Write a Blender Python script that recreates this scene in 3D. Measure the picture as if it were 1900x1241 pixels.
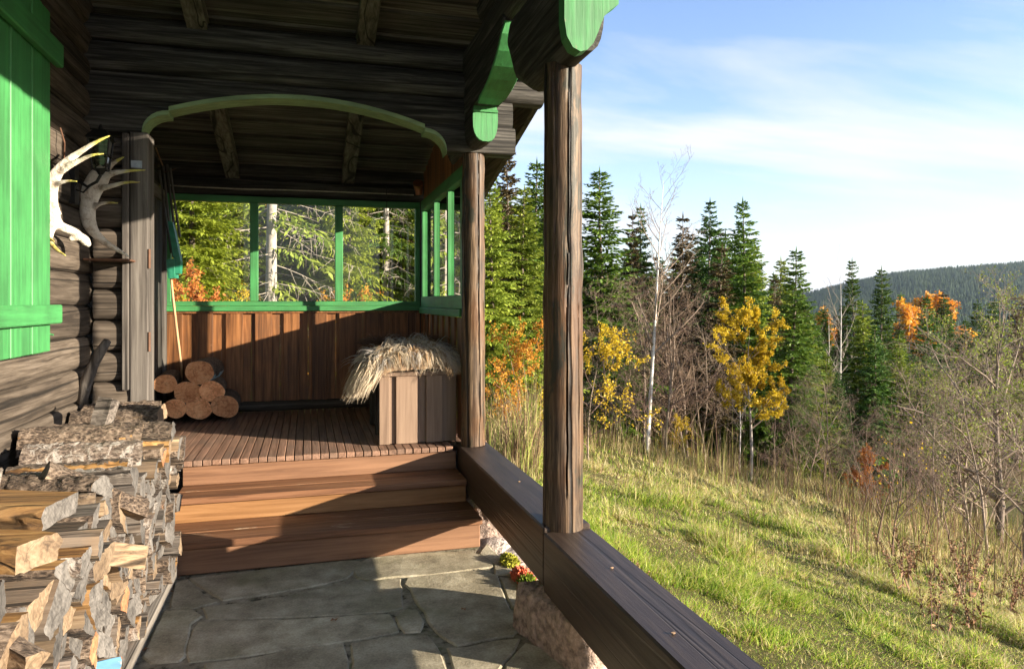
import bpy, bmesh, math, random
import numpy as np
from mathutils import Vector, Matrix, noise as mnoise

for o in list(bpy.data.objects): bpy.data.objects.remove(o)
SC = bpy.context.scene
COL = SC.collection
rad = math.radians

# ------------------------------------------------------------------ camera
CAM_H = 1.55
YAW = math.atan(378/1326.0)
FPX = 1326.0
cam_d = bpy.data.cameras.new('camera')
cam = bpy.data.objects.new('camera', cam_d); COL.objects.link(cam)
cam_d.sensor_fit = 'HORIZONTAL'; cam_d.sensor_width = 36.0
cam_d.lens = 36.0*FPX/1900.0
cam_d.shift_y = -60.5/1900.0
cam_d.clip_start = 0.05; cam_d.clip_end = 6000
cam.location = (0, 0, CAM_H)
cam.rotation_euler = (math.pi/2, 0, -YAW)
SC.camera = cam

# ------------------------------------------------------------------ sky, sun, exposure
SUN_EL = math.atan(0.218)
SUN_AZ = math.atan2(0.823, -0.568)          # clockwise from +Y
world = bpy.data.worlds.new('World'); SC.world = world; world.use_nodes = True
def mathn(nt, op, a, b=0.0, clamp=False):
    m = nt.nodes.new('ShaderNodeMath'); m.operation = op; m.use_clamp = clamp
    for i, v in enumerate((a, b)):
        if isinstance(v, (int, float)): m.inputs[i].default_value = v
        else: nt.links.new(v, m.inputs[i])
    return m.outputs[0]
def build_world():
    nt = world.node_tree; nt.nodes.clear(); L = nt.links
    N = nt.nodes.new
    out = N('ShaderNodeOutputWorld'); bg = N('ShaderNodeBackground')
    sky = N('ShaderNodeTexSky'); sky.sky_type = 'NISHITA'; sky.sun_disc = False
    sky.sun_elevation = SUN_EL; sky.sun_rotation = SUN_AZ
    sky.air_density = 1.0; sky.dust_density = 0.6; sky.ozone_density = 1.6; sky.altitude = 300
    tc = N('ShaderNodeTexCoord')
    sep = N('ShaderNodeSeparateXYZ'); L.new(tc.outputs['Generated'], sep.inputs[0])
    zz = N('ShaderNodeMath'); zz.operation = 'MAXIMUM'; L.new(sep.outputs['Z'], zz.inputs[0]); zz.inputs[1].default_value = 0.0
    za = N('ShaderNodeMath'); za.operation = 'ADD'; L.new(zz.outputs[0], za.inputs[0]); za.inputs[1].default_value = 0.12
    dv = N('ShaderNodeVectorMath'); dv.operation = 'DIVIDE'
    cmb = N('ShaderNodeCombineXYZ')
    for i in range(3): L.new(za.outputs[0], cmb.inputs[i])
    L.new(tc.outputs['Generated'], dv.inputs[0]); L.new(cmb.outputs[0], dv.inputs[1])
    mp = N('ShaderNodeMapping'); L.new(dv.outputs[0], mp.inputs[0])
    mp.inputs['Rotation'].default_value = (0, 0, rad(CLOUD_ROT)); mp.inputs['Scale'].default_value = (0.42, 1.25, 0.0)
    mp.inputs['Location'].default_value = CLOUD_LOC
    n1 = N('ShaderNodeTexNoise'); n1.inputs['Scale'].default_value = 1.0; n1.inputs['Detail'].default_value = 9
    n1.inputs['Roughness'].default_value = 0.56; n1.inputs['Distortion'].default_value = 0.35
    L.new(mp.outputs[0], n1.inputs['Vector'])
    r = N('ShaderNodeValToRGB'); L.new(n1.outputs['Fac'], r.inputs[0])
    r.color_ramp.elements[0].position = 0.43; r.color_ramp.elements[0].color = (0, 0, 0, 1)
    r.color_ramp.elements[1].position = 0.64; r.color_ramp.elements[1].color = (0.9, 0.9, 0.9, 1)
    veil = mathn(nt, 'MULTIPLY', mathn(nt, 'POWER', 2.718, mathn(nt, 'MULTIPLY', zz.outputs[0], -9.0)), 0.78)
    fac = mathn(nt, 'MAXIMUM', veil, 0.0)
    inv = mathn(nt, 'MULTIPLY', mathn(nt, 'SUBTRACT', 1.0, fac), mathn(nt, 'SUBTRACT', 1.0, r.outputs['Color']))
    mx = N('ShaderNodeMix'); mx.data_type = 'RGBA'
    L.new(mathn(nt, 'SUBTRACT', 1.0, inv), mx.inputs['Factor'])
    bo = N('ShaderNodeMix'); bo.data_type = 'RGBA'; bo.blend_type = 'MULTIPLY'; bo.inputs['Factor'].default_value = 1
    L.new(sky.outputs[0], bo.inputs['A']); bo.inputs['B'].default_value = SKY_TINT
    L.new(bo.outputs['Result'], mx.inputs['A'])
    mx.inputs['B'].default_value = CLOUD_COL
    L.new(mx.outputs['Result'], bg.inputs['Color']); bg.inputs['Strength'].default_value = SKY_STRENGTH
    L.new(bg.outputs[0], out.inputs['Surface'])
SKY_STRENGTH = 0.112
SKY_TINT = (0.80, 0.80, 0.94, 1)
CLOUD_COL = (2.5, 2.58, 2.75, 1)
CLOUD_ROT = 25.0
CLOUD_LOC = (5.3, 2.6, 0.0)
build_world()
sun_d = bpy.data.lights.new('sun', 'SUN'); sun_d.energy = 5.0; sun_d.angle = rad(0.53); sun_d.color = (1.0, 0.86, 0.68)
sun = bpy.data.objects.new('sun', sun_d); COL.objects.link(sun)
sdir = Vector((math.sin(SUN_AZ)*math.cos(SUN_EL), math.cos(SUN_AZ)*math.cos(SUN_EL), math.sin(SUN_EL)))
sun.rotation_euler = sdir.to_track_quat('Z', 'Y').to_euler()
sun.location = sdir*50
vs = SC.view_settings
vs.view_transform = 'Standard'; vs.look = 'None'; vs.exposure = 1.88; vs.gamma = 1.0; vs.use_curve_mapping = False
SC.render.engine = 'CYCLES'
SC.cycles.max_bounces = 6; SC.cycles.diffuse_bounces = 3; SC.cycles.glossy_bounces = 2
SC.cycles.transparent_max_bounces = 12; SC.cycles.transmission_bounces = 3
SC.cycles.use_denoising = True; SC.cycles.use_adaptive_sampling = True; SC.cycles.adaptive_threshold = 0.02

# ------------------------------------------------------------------ pixel helpers (photo pixel -> real point on a real plane)
CS, SN = math.cos(YAW), math.sin(YAW)
def ray(px, py):
    u = (px-950)/FPX; v = -(py-560)/FPX
    return Vector((u*CS+SN, CS-u*SN, v))
def on_z(px, py, z=0.0):
    d = ray(px, py); t = (z-CAM_H)/d.z; return Vector((0, 0, CAM_H))+d*t
def on_y(px, py, y):
    d = ray(px, py); return Vector((0, 0, CAM_H))+d*(y/d.y)
def on_x(px, py, x):
    d = ray(px, py); return Vector((0, 0, CAM_H))+d*(x/d.x)
def at_d(px, py, dep):
    return Vector((0, 0, CAM_H))+ray(px, py)*dep

# ------------------------------------------------------------------ materials
MATS = {}
def nodes_of(name):
    m = bpy.data.materials.new(name); m.use_nodes = True
    nt = m.node_tree; nt.nodes.clear()
    out = nt.nodes.new('ShaderNodeOutputMaterial'); b = nt.nodes.new('ShaderNodeBsdfPrincipled')
    nt.links.new(b.outputs[0], out.inputs['Surface'])
    MATS[name] = m
    return m, nt, b, out
def ramp(nt, fac, stops):
    r = nt.nodes.new('ShaderNodeValToRGB'); nt.links.new(fac, r.inputs[0])
    e = r.color_ramp.elements
    while len(e) < len(stops): e.new(0.5)
    for i, (p, c) in enumerate(stops):
        e[i].position = p; e[i].color = (c[0], c[1], c[2], 1)
    return r.outputs['Color']
def noise_n(nt, vec, scale, detail=5, rough=0.55, dist=0.0):
    n = nt.nodes.new('ShaderNodeTexNoise'); nt.links.new(vec, n.inputs['Vector'])
    n.inputs['Scale'].default_value = scale; n.inputs['Detail'].default_value = detail
    n.inputs['Roughness'].default_value = rough; n.inputs['Distortion'].default_value = dist
    return n.outputs['Fac']
def mapping(nt, vec, scale=(1, 1, 1), rot=(0, 0, 0), loc=(0, 0, 0)):
    m = nt.nodes.new('ShaderNodeMapping'); nt.links.new(vec, m.inputs[0])
    m.inputs['Scale'].default_value = scale; m.inputs['Rotation'].default_value = rot; m.inputs['Location'].default_value = loc
    return m.outputs[0]
def mixc(nt, fac, a, b, mode='MIX'):
    m = nt.nodes.new('ShaderNodeMix'); m.data_type = 'RGBA'; m.blend_type = mode
    for s, v in (('Factor', fac), ('A', a), ('B', b)):
        if isinstance(v, (int, float)): m.inputs[s].default_value = v
        elif isinstance(v, tuple): m.inputs[s].default_value = (*v[:3], 1)
        else: nt.links.new(v, m.inputs[s])
    return m.outputs['Result']
def bump(nt, bs, h, strength=0.3, dist=0.01):
    b = nt.nodes.new('ShaderNodeBump'); b.inputs['Strength'].default_value = strength; b.inputs['Distance'].default_value = dist
    nt.links.new(h, b.inputs['Height']); nt.links.new(b.outputs[0], bs.inputs['Normal'])
def rnd(nt):
    return nt.nodes.new('ShaderNodeObjectInfo').outputs['Random']
def ocoord(nt, offset=True):
    t = nt.nodes.new('ShaderNodeTexCoord').outputs['Object']
    if not offset: return t
    cm = nt.nodes.new('ShaderNodeVectorMath'); cm.operation = 'ADD'
    c = nt.nodes.new('ShaderNodeCombineXYZ')
    r = mathn(nt, 'MULTIPLY', rnd(nt), 37.0)
    for i in range(3): nt.links.new(r, c.inputs[i])
    nt.links.new(t, cm.inputs[0]); nt.links.new(c.outputs[0], cm.inputs[1])
    return cm.outputs[0]

def wood(name, dark, mid, light, axis='X', fine=55.0, rough=0.75, bs=0.5, var=0.35, stain=None, stain_amt=0.0, crack=0.0, spec=0.3, worn=None, worn_pos=0.6):
    m, nt, b, out = nodes_of(name)
    v = ocoord(nt)
    st = {'X': (0.045, 1, 1), 'Y': (1, 0.045, 1), 'Z': (1, 1, 0.045)}[axis]
    vg = mapping(nt, v, st)
    g = noise_n(nt, vg, fine, 6, 0.65, 0.6)
    g2 = noise_n(nt, vg, fine*0.22, 3, 0.5, 1.2)
    gg = mathn(nt, 'ADD', mathn(nt, 'MULTIPLY', g, 0.6), mathn(nt, 'MULTIPLY', g2, 0.4))
    c = ramp(nt, gg, [(0.39, dark), (0.5, mid), (0.62, light)])
    big = noise_n(nt, v, 2.2, 4, 0.6)
    if stain is not None:
        f = mathn(nt, 'MULTIPLY', ramp(nt, big, [(0.45, (0, 0, 0)), (0.65, (1, 1, 1))]), stain_amt)
        c = mixc(nt, f, c, stain)
    if worn is not None:
        w = noise_n(nt, mapping(nt, v, tuple(0.25 if a < 1 else 1 for a in st)), 9, 6, 0.7, 0.4)
        c = mixc(nt, ramp(nt, w, [(worn_pos, (0, 0, 0)), (worn_pos+0.06, (0.85, 0.85, 0.85))]), c, worn)
    h = gg
    if crack > 0:
        vc = mapping(nt, v, tuple(0.35*a if a < 1 else a for a in st))
        w = noise_n(nt, vc, 6.0, 2, 0.4, 0.5)
        line = mathn(nt, 'ABSOLUTE', mathn(nt, 'SUBTRACT', w, 0.5))
        cr = ramp(nt, line, [(0.0, (0, 0, 0)), (0.003+0.006*crack, (0.25, 0.25, 0.25)), (0.008+0.012*crack, (1, 1, 1))])
        c = mixc(nt, crack, c, cr, 'MULTIPLY')
        h = mathn(nt, 'ADD', gg, mathn(nt, 'MULTIPLY', cr, 0.8))
    hs = nt.nodes.new('ShaderNodeHueSaturation'); nt.links.new(c, hs.inputs['Color'])
    nt.links.new(mathn(nt, 'ADD', mathn(nt, 'MULTIPLY', rnd(nt), var*2), 1.0-var), hs.inputs['Value'])
    nt.links.new(hs.outputs[0], b.inputs['Base Color'])
    b.inputs['Roughness'].default_value = rough; b.inputs['Specular IOR Level'].default_value = spec
    bump(nt, b, h, bs, 0.006)
    return m

LOGD, LOGM, LOGL = (0.026, 0.020, 0.015), (0.066, 0.052, 0.039), (0.115, 0.094, 0.074)
for ax in 'XYZ':
    wood('log_'+ax, LOGD, LOGM, LOGL, ax, 60, 0.8, 0.8, 0.3, crack=0.8)
    wood('tar_'+ax, (0.011, 0.0105, 0.0095), (0.033, 0.031, 0.027), (0.088, 0.083, 0.074), ax, 60, 0.75, 0.7, 0.3, crack=0.7)
wood('roof_board', (0.0351, 0.0311, 0.0243), (0.0837, 0.0756, 0.0607), (0.1755, 0.1620, 0.1296), 'X', 40, 0.8, 0.6, 0.35, crack=0.5)
wood('rafter', (0.0375, 0.0338, 0.0250), (0.0938, 0.0850, 0.0650), (0.1625, 0.1500, 0.1187), 'Y', 36, 0.8, 0.6, 0.25, crack=0.9)
wood('post', (0.016, 0.010, 0.007), (0.062, 0.041, 0.025), (0.18, 0.125, 0.076), 'Z', 75, 0.55, 1.0, 0.1, stain=(0.12, 0.052, 0.017), stain_amt=0.5, crack=0.95, worn=(0.022, 0.026, 0.018), worn_pos=0.54)
wood('beam', (0.022, 0.014, 0.010), (0.040, 0.026, 0.018), (0.060, 0.041, 0.029), 'Y', 70, 0.45, 0.35, 0.1, crack=0.35, spec=0.5)
wood('step', (0.0914, 0.0422, 0.0209), (0.1613, 0.0760, 0.0376), (0.2258, 0.1162, 0.0606), 'X', 46, 0.6, 0.35, 0.12, worn=(0.34, 0.26, 0.18), worn_pos=0.62)
wood('riser', (0.1129, 0.0570, 0.0314), (0.1667, 0.0876, 0.0481), (0.2150, 0.1162, 0.0648), 'X', 34, 0.65, 0.25, 0.1, worn=(0.27, 0.19, 0.12), worn_pos=0.70)
wood('riser_low', (0.1559, 0.0739, 0.0272), (0.2258, 0.1140, 0.0449), (0.2903, 0.1563, 0.0679), 'X', 34, 0.6, 0.25, 0.1, worn=(0.30, 0.20, 0.11), worn_pos=0.70)
wood('deck', (0.1088, 0.0600, 0.0379), (0.1920, 0.1104, 0.0725), (0.2688, 0.1620, 0.1115), 'Y', 60, 0.7, 0.5, 0.25, stain=(0.10, 0.075, 0.058), stain_amt=0.5)
wood('plank', (0.07, 0.028, 0.011), (0.19, 0.078, 0.028), (0.32, 0.14, 0.052), 'Z', 34, 0.5, 0.5, 0.22, stain=(0.09, 0.045, 0.025), stain_amt=0.5, worn=(0.40, 0.27, 0.17), worn_pos=0.70)
wood('bench', (0.13, 0.085, 0.058), (0.19, 0.13, 0.09), (0.235, 0.165, 0.115), 'Z', 24, 0.65, 0.3, 0.12, worn=(0.20, 0.24, 0.22), worn_pos=0.7)
wood('grey_Z', (0.0396, 0.0346, 0.0302), (0.0828, 0.0734, 0.0648), (0.1368, 0.1238, 0.1094), 'Z', 40, 0.8, 0.6, 0.1, crack=0.8)
wood('grey_X', (0.10, 0.09, 0.08), (0.18, 0.165, 0.145), (0.28, 0.255, 0.225), 'X', 40, 0.8, 0.6, 0.1, crack=0.8)
wood('grey_Y', (0.08, 0.07, 0.06), (0.16, 0.145, 0.125), (0.27, 0.245, 0.215), 'Y', 40, 0.8, 0.6, 0.1, crack=0.8)
wood('stick', (0.30, 0.17, 0.09), (0.42, 0.26, 0.14), (0.52, 0.34, 0.2), 'Z', 40, 0.7, 0.3, 0.1)
# firewood
wood('split_pale', (0.06, 0.040, 0.025), (0.17, 0.115, 0.068), (0.29, 0.215, 0.135), 'X', 80, 0.8, 1.0, 0.45, stain=(0.12, 0.098, 0.078), stain_amt=0.85, crack=.8)
wood('split_yellow', (0.085, 0.042, 0.016), (0.24, 0.125, 0.040), (0.36, 0.215, 0.08), 'X', 60, 0.75, 1.0, 0.25, stain=(0.13, 0.095, 0.06), stain_amt=0.5, worn=(0.035, 0.018, 0.009), worn_pos=0.57, crack=.8)
wood('split_grey', (0.035, 0.030, 0.026), (0.11, 0.094, 0.080), (0.215, 0.19, 0.163), 'X', 80, 0.85, 1.0, 0.45, stain=(0.13, 0.085, 0.05), stain_amt=0.7, crack=.8)
def bark(name, dark, mid, light, patch=None, scale=16.0):
    m, nt, b, out = nodes_of(name)
    v = ocoord(nt); vm = mapping(nt, v, (0.5, 1, 1))
    vo = nt.nodes.new('ShaderNodeTexVoronoi'); vo.inputs['Scale'].default_value = scale*5.5
    wv = nt.nodes.new('ShaderNodeVectorMath'); wv.operation = 'ADD'
    nz_ = nt.nodes.new('ShaderNodeTexNoise'); nt.links.new(vm, nz_.inputs['Vector']); nz_.inputs['Scale'].default_value = 20; nz_.inputs['Detail'].default_value = 4
    sc_ = nt.nodes.new('ShaderNodeVectorMath'); sc_.operation = 'SCALE'; nt.links.new(nz_.outputs['Color'], sc_.inputs[0]); sc_.inputs['Scale'].default_value = 0.05
    nt.links.new(vm, wv.inputs[0]); nt.links.new(sc_.outputs[0], wv.inputs[1]); nt.links.new(wv.outputs[0], vo.inputs['Vector'])
    n = noise_n(nt, vm, scale*6, 8, 0.75, 0.5); nb_ = noise_n(nt, v, scale*.6, 4, 0.6)
    h = mathn(nt, 'ADD', mathn(nt, 'MULTIPLY', vo.outputs['Distance'], 0.45), mathn(nt, 'MULTIPLY', n, 0.75))
    h = mathn(nt, 'ADD', h, mathn(nt, 'MULTIPLY', mathn(nt, 'SUBTRACT', nb_, 0.5), 0.5))
    c = ramp(nt, h, [(0.42, dark), (0.6, mid), (0.78, light)])
    if patch:
        p = noise_n(nt, mapping(nt, v, (1, 0.6, 0.6)), 22, 6, 0.7, 0.8)
        c = mixc(nt, ramp(nt, p, [(0.5, (0, 0, 0)), (0.56, (1, 1, 1))]), c, patch)
    hs = nt.nodes.new('ShaderNodeHueSaturation'); nt.links.new(c, hs.inputs['Color'])
    nt.links.new(mathn(nt, 'ADD', mathn(nt, 'MULTIPLY', rnd(nt), 0.6), 0.7), hs.inputs['Value'])
    nt.links.new(hs.outputs[0], b.inputs['Base Color']); b.inputs['Roughness'].default_value = 0.9
    bump(nt, b, h, 1.0, 0.02)
bark('bark_brown', (0.025, 0.016, 0.011), (0.105, 0.074, 0.051), (0.225, 0.172, 0.127))
bark('bark_birch', (0.035, 0.026, 0.021), (0.13, 0.096, 0.074), (0.25, 0.205, 0.165), patch=(0.34, 0.31, 0.275))
def endgrain(name, c0, c1, c2):
    m, nt, b, out = nodes_of(name)
    v = ocoord(nt)
    n = noise_n(nt, v, 45, 7, 0.75, 0.3)
    wv = nt.nodes.new('ShaderNodeTexWave'); wv.wave_type = 'RINGS'; wv.rings_direction = 'X'; wv.inputs['Scale'].default_value = 26; wv.inputs['Distortion'].default_value = 3.5; wv.inputs['Detail'].default_value = 3
    nt.links.new(v, wv.inputs['Vector'])
    big = noise_n(nt, v, 9, 4, 0.6)
    h = mathn(nt, 'ADD', mathn(nt, 'MULTIPLY', n, 0.55), mathn(nt, 'ADD', mathn(nt, 'MULTIPLY', wv.outputs['Fac'], 0.025), mathn(nt, 'MULTIPLY', big, 0.43)))
    c = ramp(nt, h, [(0.38, c0), (0.5, c1), (0.64, c2)])
    ck = mathn(nt, 'ABSOLUTE', mathn(nt, 'SUBTRACT', noise_n(nt, v, 13, 2, 0.5, 1.0), 0.5))
    c = mixc(nt, 0.4, c, ramp(nt, ck, [(0.0, (0.06, 0.05, 0.04)), (0.012, (0.3, 0.28, 0.26)), (0.022, (1, 1, 1))]), 'MULTIPLY')
    hs = nt.nodes.new('ShaderNodeHueSaturation'); nt.links.new(c, hs.inputs['Color'])
    nt.links.new(mathn(nt, 'ADD', mathn(nt, 'MULTIPLY', rnd(nt), 0.5), 0.75), hs.inputs['Value'])
    nt.links.new(hs.outputs[0], b.inputs['Base Color']); b.inputs['Roughness'].default_value = 0.85
    bump(nt, b, h, 0.3, 0.006)
endgrain('end_grey', (0.030, 0.027, 0.024), (0.092, 0.085, 0.077), (0.175, 0.163, 0.148))
endgrain('end_cream', (0.08, 0.052, 0.03), (0.18, 0.125, 0.075), (0.28, 0.215, 0.14))
endgrain('end_orange', (0.15, 0.06, 0.025), (0.28, 0.125, 0.055), (0.38, 0.20, 0.10))
endgrain('end_round', (0.40, 0.15, 0.055), (0.66, 0.31, 0.14), (0.78, 0.46, 0.24))
def paint(name, col, chips=None, rough=0.5, bs=0.15, axis='Z', chip_pos=0.68):
    m, nt, b, out = nodes_of(name)
    v = ocoord(nt)
    st = {'X': (0.06, 1, 1), 'Y': (1, 0.06, 1), 'Z': (1, 1, 0.06)}[axis]
    g = noise_n(nt, mapping(nt, v, st), 40, 5, 0.6, 0.4)
    big = noise_n(nt, v, 3.0, 4, 0.6)
    d = tuple(x*0.66+.01 for x in col); l = tuple(min(1, x*1.16+.01) for x in col)
    c = ramp(nt, mathn(nt, 'ADD', mathn(nt, 'MULTIPLY', g, 0.5), mathn(nt, 'MULTIPLY', big, 0.5)), [(0.40, d), (0.60, l)])
    if chips:
        w = noise_n(nt, mapping(nt, v, tuple(0.4 if a < 1 else 1 for a in st)), 26, 6, 0.75, 0.2)
        c = mixc(nt, ramp(nt, w, [(chip_pos, (0, 0, 0)), (chip_pos+0.03, (1, 1, 1))]), c, chips)
    nt.links.new(c, b.inputs['Base Color']); b.inputs['Roughness'].default_value = rough
    bump(nt, b, g, bs, 0.004)
paint('green', (0.034, 0.200, 0.054), (0.10, 0.16, 0.07), 0.55, 0.45, 'Z', 0.655)
paint('green_X', (0.034, 0.200, 0.054), (0.16, 0.22, 0.12), 0.55, 0.45, 'X', 0.655)
paint('green_Y', (0.034, 0.200, 0.054), (0.16, 0.22, 0.12), 0.55, 0.45, 'Y', 0.655)
paint('green_dull', (0.20, 0.30, 0.14), (0.12, 0.16, 0.08), 0.6, 0.3, 'X', 0.66)
paint('blue_chip', (0.22, 0.42, 0.50), (0.42, 0.38, 0.33), 0.7, 0.4, 'Y', 0.52)
paint('bright_blue', (0.07, 0.21, 0.33), (0.34, 0.36, 0.35), 0.6, 0.4, 'X', 0.60)
def plain(name, col, rough=0.5, metal=0.0, nscale=20, var=0.25, bs=0.0, spec=0.5, bd=.01):
    m, nt, b, out = nodes_of(name)
    v = ocoord(nt); n = noise_n(nt, v, nscale, 5, 0.6)
    c = ramp(nt, n, [(0.3, tuple(x*(1-var) for x in col)), (0.7, tuple(min(1, x*(1+var)) for x in col))])
    nt.links.new(c, b.inputs['Base Color']); b.inputs['Roughness'].default_value = rough; b.inputs['Metallic'].default_value = metal
    b.inputs['Specular IOR Level'].default_value = spec
    if bs: bump(nt, b, n, bs, bd)
    return m
plain('iron', (0.02, 0.02, 0.02), 0.5, 0.6)
plain('rust', (0.12, 0.06, 0.035), 0.75, 0.3)
plain('copper', (0.36, 0.16, 0.08), 0.45, 0.7)
plain('cable', (0.42, 0.38, 0.30), 0.6)
plain('plastic_green', (0.02, 0.17, 0.10), 0.35)
plain('rod', (0.07, 0.065, 0.055), 0.5)
plain('steel', (0.35, 0.36, 0.37), 0.35, 0.8)
plain('rock', (0.34, 0.255, 0.21), 0.9, 0, 26, 0.65, 1.0, bd=.035)
plain('rock_light', (0.42, 0.36, 0.32), 0.9, 0, 30, 0.6, 1.0, bd=.03)
plain('moss', (0.34, 0.34, 0.03), 0.9, 0, 30, 0.4)
plain('sedum', (0.55, 0.13, 0.06), 0.7, 0, 40, 0.5)
plain('leaf_brown', (0.20, 0.10, 0.045), 0.8, 0, 12, 0.4)
plain('leaf_tan', (0.30, 0.20, 0.12), 0.7)
plain('antler', (0.62, 0.56, 0.47), 0.6, 0, 14, 0.2, 0.4)
def antler_mat():
    m, nt, b, out = nodes_of('antler_bone')
    at = nt.nodes.new('ShaderNodeAttribute'); at.attribute_name = 'tip'
    v = ocoord(nt); n = noise_n(nt, v, 22, 6, 0.65)
    base = ramp(nt, n, [(0.36, (0.30, 0.24, 0.18)), (0.47, (0.50, 0.45, 0.38)), (0.62, (0.60, 0.56, 0.49))])
    alg = ramp(nt, n, [(0.35, (0.30, 0.24, 0.06)), (0.65, (0.55, 0.50, 0.10))])
    f = mathn(nt, 'ADD', at.outputs['Fac'], mathn(nt, 'MULTIPLY', mathn(nt, 'SUBTRACT', n, 0.5), 0.8))
    nt.links.new(mixc(nt, ramp(nt, f, [(0.35, (0, 0, 0)), (0.65, (0.95, 0.95, 0.95))]), base, alg), b.inputs['Base Color'])
    b.inputs['Roughness'].default_value = 0.6; bump(nt, b, n, 0.8, 0.02)
antler_mat()
def glass_mat(name, tint=(0.96, 0.98, 0.97), refl=1.0):
    m = bpy.data.materials.new(name); m.use_nodes = True; MATS[name] = m
    nt = m.node_tree; nt.nodes.clear(); N = nt.nodes.new; L = nt.links
    out = N('ShaderNodeOutputMaterial'); mx = N('ShaderNodeMixShader'); tr = N('ShaderNodeBsdfTransparent'); gl = N('ShaderNodeBsdfGlossy')
    fr = N('ShaderNodeFresnel'); fr.inputs['IOR'].default_value = 1.5
    tr.inputs[0].default_value = (*tint, 1); gl.inputs['Roughness'].default_value = 0.02
    L.new(mathn(nt, 'MULTIPLY', fr.outputs[0], refl), mx.inputs[0]); L.new(tr.outputs[0], mx.inputs[1]); L.new(gl.outputs[0], mx.inputs[2]); L.new(mx.outputs[0], out.inputs['Surface'])
glass_mat('glass')
def stone_mat(name, moss=True):
    m, nt, b, out = nodes_of(name)
    v = ocoord(nt, False)
    n = noise_n(nt, v, 6, 8, 0.62); f = noise_n(nt, v, 90, 5, 0.7); big = noise_n(nt, v, 1.6, 3, 0.5, 0.5)
    c = ramp(nt, mathn(nt, 'ADD', mathn(nt, 'MULTIPLY', n, 0.65), mathn(nt, 'MULTIPLY', f, 0.35)),
             [(0.38, (0.165, 0.143, 0.098)), (0.5, (0.30, 0.268, 0.19)), (0.63, (0.46, 0.42, 0.315))])
    c = mixc(nt, ramp(nt, big, [(0.5, (0, 0, 0)), (0.72, (0.6, 0.6, 0.6))]), c, (0.17, 0.175, 0.085))
    hs = nt.nodes.new('ShaderNodeHueSaturation'); nt.links.new(c, hs.inputs['Color'])
    nt.links.new(mathn(nt, 'ADD', mathn(nt, 'MULTIPLY', rnd(nt), 0.35), 0.82), hs.inputs['Value'])
    nt.links.new(hs.outputs[0], b.inputs['Base Color']); b.inputs['Roughness'].default_value = 0.72
    bump(nt, b, mathn(nt, 'ADD', n, mathn(nt, 'MULTIPLY', f, 0.35)), 0.6, 0.012)
stone_mat('flagstone')
def mortar():
    m, nt, b, out = nodes_of('mortar')
    v = ocoord(nt, False); n = noise_n(nt, v, 14, 8, 0.7); f = noise_n(nt, v, 120, 4, 0.7)
    c = ramp(nt, n, [(0.36, (0.04, 0.036, 0.02)), (0.44, (0.19, 0.17, 0.115)), (0.62, (0.31, 0.28, 0.205))])
    mo = noise_n(nt, v, 4.5, 4, 0.6)
    c = mixc(nt, ramp(nt, mo, [(0.56, (0, 0, 0)), (0.66, (0.75, 0.75, 0.75))]), c, (0.075, 0.085, 0.022))
    nt.links.new(c, b.inputs['Base Color']); b.inputs['Roughness'].default_value = 0.95
    bump(nt, b, mathn(nt, 'ADD', n, mathn(nt, 'MULTIPLY', f, 0.4)), 1.0, 0.02)
mortar()
def foliage(name, cols, rough=0.6, trans=0.35, scale=1.2, var=0.3, attr=False):
    m = bpy.data.materials.new(name); m.use_nodes = True; MATS[name] = m
    nt = m.node_tree; nt.nodes.clear(); N = nt.nodes.new; L = nt.links
    out = N('ShaderNodeOutputMaterial'); df = N('ShaderNodeBsdfPrincipled'); tl = N('ShaderNodeBsdfTranslucent'); mx = N('ShaderNodeMixShader')
    df.inputs['Roughness'].default_value = rough; df.inputs['Specular IOR Level'].default_value = 0.25
    if attr:
        a = N('ShaderNodeAttribute'); a.attribute_name = 'col'; c = a.outputs['Color']
    else:
        v = ocoord(nt); n = noise_n(nt, v, scale, 3, 0.6); f = noise_n(nt, v, scale*14, 2, 0.5)
        k = len(cols)
        c = ramp(nt, mathn(nt, 'ADD', mathn(nt, 'MULTIPLY', n, 0.55), mathn(nt, 'MULTIPLY', f, 0.45)), [(0.34+0.32*i/(k-1), q) for i, q in enumerate(cols)])
        hs = N('ShaderNodeHueSaturation'); L.new(c, hs.inputs['Color'])
        L.new(mathn(nt, 'ADD', mathn(nt, 'MULTIPLY', rnd(nt), var*2), 1-var), hs.inputs['Value']); c = hs.outputs[0]
    L.new(c, df.inputs['Base Color']); L.new(c, tl.inputs['Color'])
    mx.inputs[0].default_value = trans
    L.new(df.outputs[0], mx.inputs[1]); L.new(tl.outputs[0], mx.inputs[2]); L.new(mx.outputs[0], out.inputs['Surface'])
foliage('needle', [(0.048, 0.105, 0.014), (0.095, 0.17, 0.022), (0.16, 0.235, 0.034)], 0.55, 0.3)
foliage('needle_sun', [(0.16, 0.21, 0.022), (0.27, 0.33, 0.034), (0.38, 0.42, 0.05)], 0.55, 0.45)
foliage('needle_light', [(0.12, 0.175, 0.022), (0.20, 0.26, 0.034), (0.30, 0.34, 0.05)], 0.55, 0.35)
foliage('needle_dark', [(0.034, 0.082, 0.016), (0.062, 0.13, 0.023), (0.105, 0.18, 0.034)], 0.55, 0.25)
foliage('needle_brown', [(0.06, 0.055, 0.024), (0.11, 0.085, 0.035), (0.17, 0.12, 0.055)], 0.6, 0.2)
foliage('leaf_yellow', [(0.36, 0.23, 0.015), (0.54, 0.39, 0.022), (0.66, 0.52, 0.05)], 0.5, 0.45, 0.8, 0.15)
foliage('leaf_orange', [(0.42, 0.15, 0.02), (0.60, 0.28, 0.03), (0.65, 0.42, 0.05)], 0.5, 0.4, 0.8, 0.15)
foliage('leaf_rust', [(0.36, 0.10, 0.03), (0.52, 0.20, 0.05), (0.60, 0.36, 0.06)], 0.5, 0.4, 2.2, 0.15)
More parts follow.
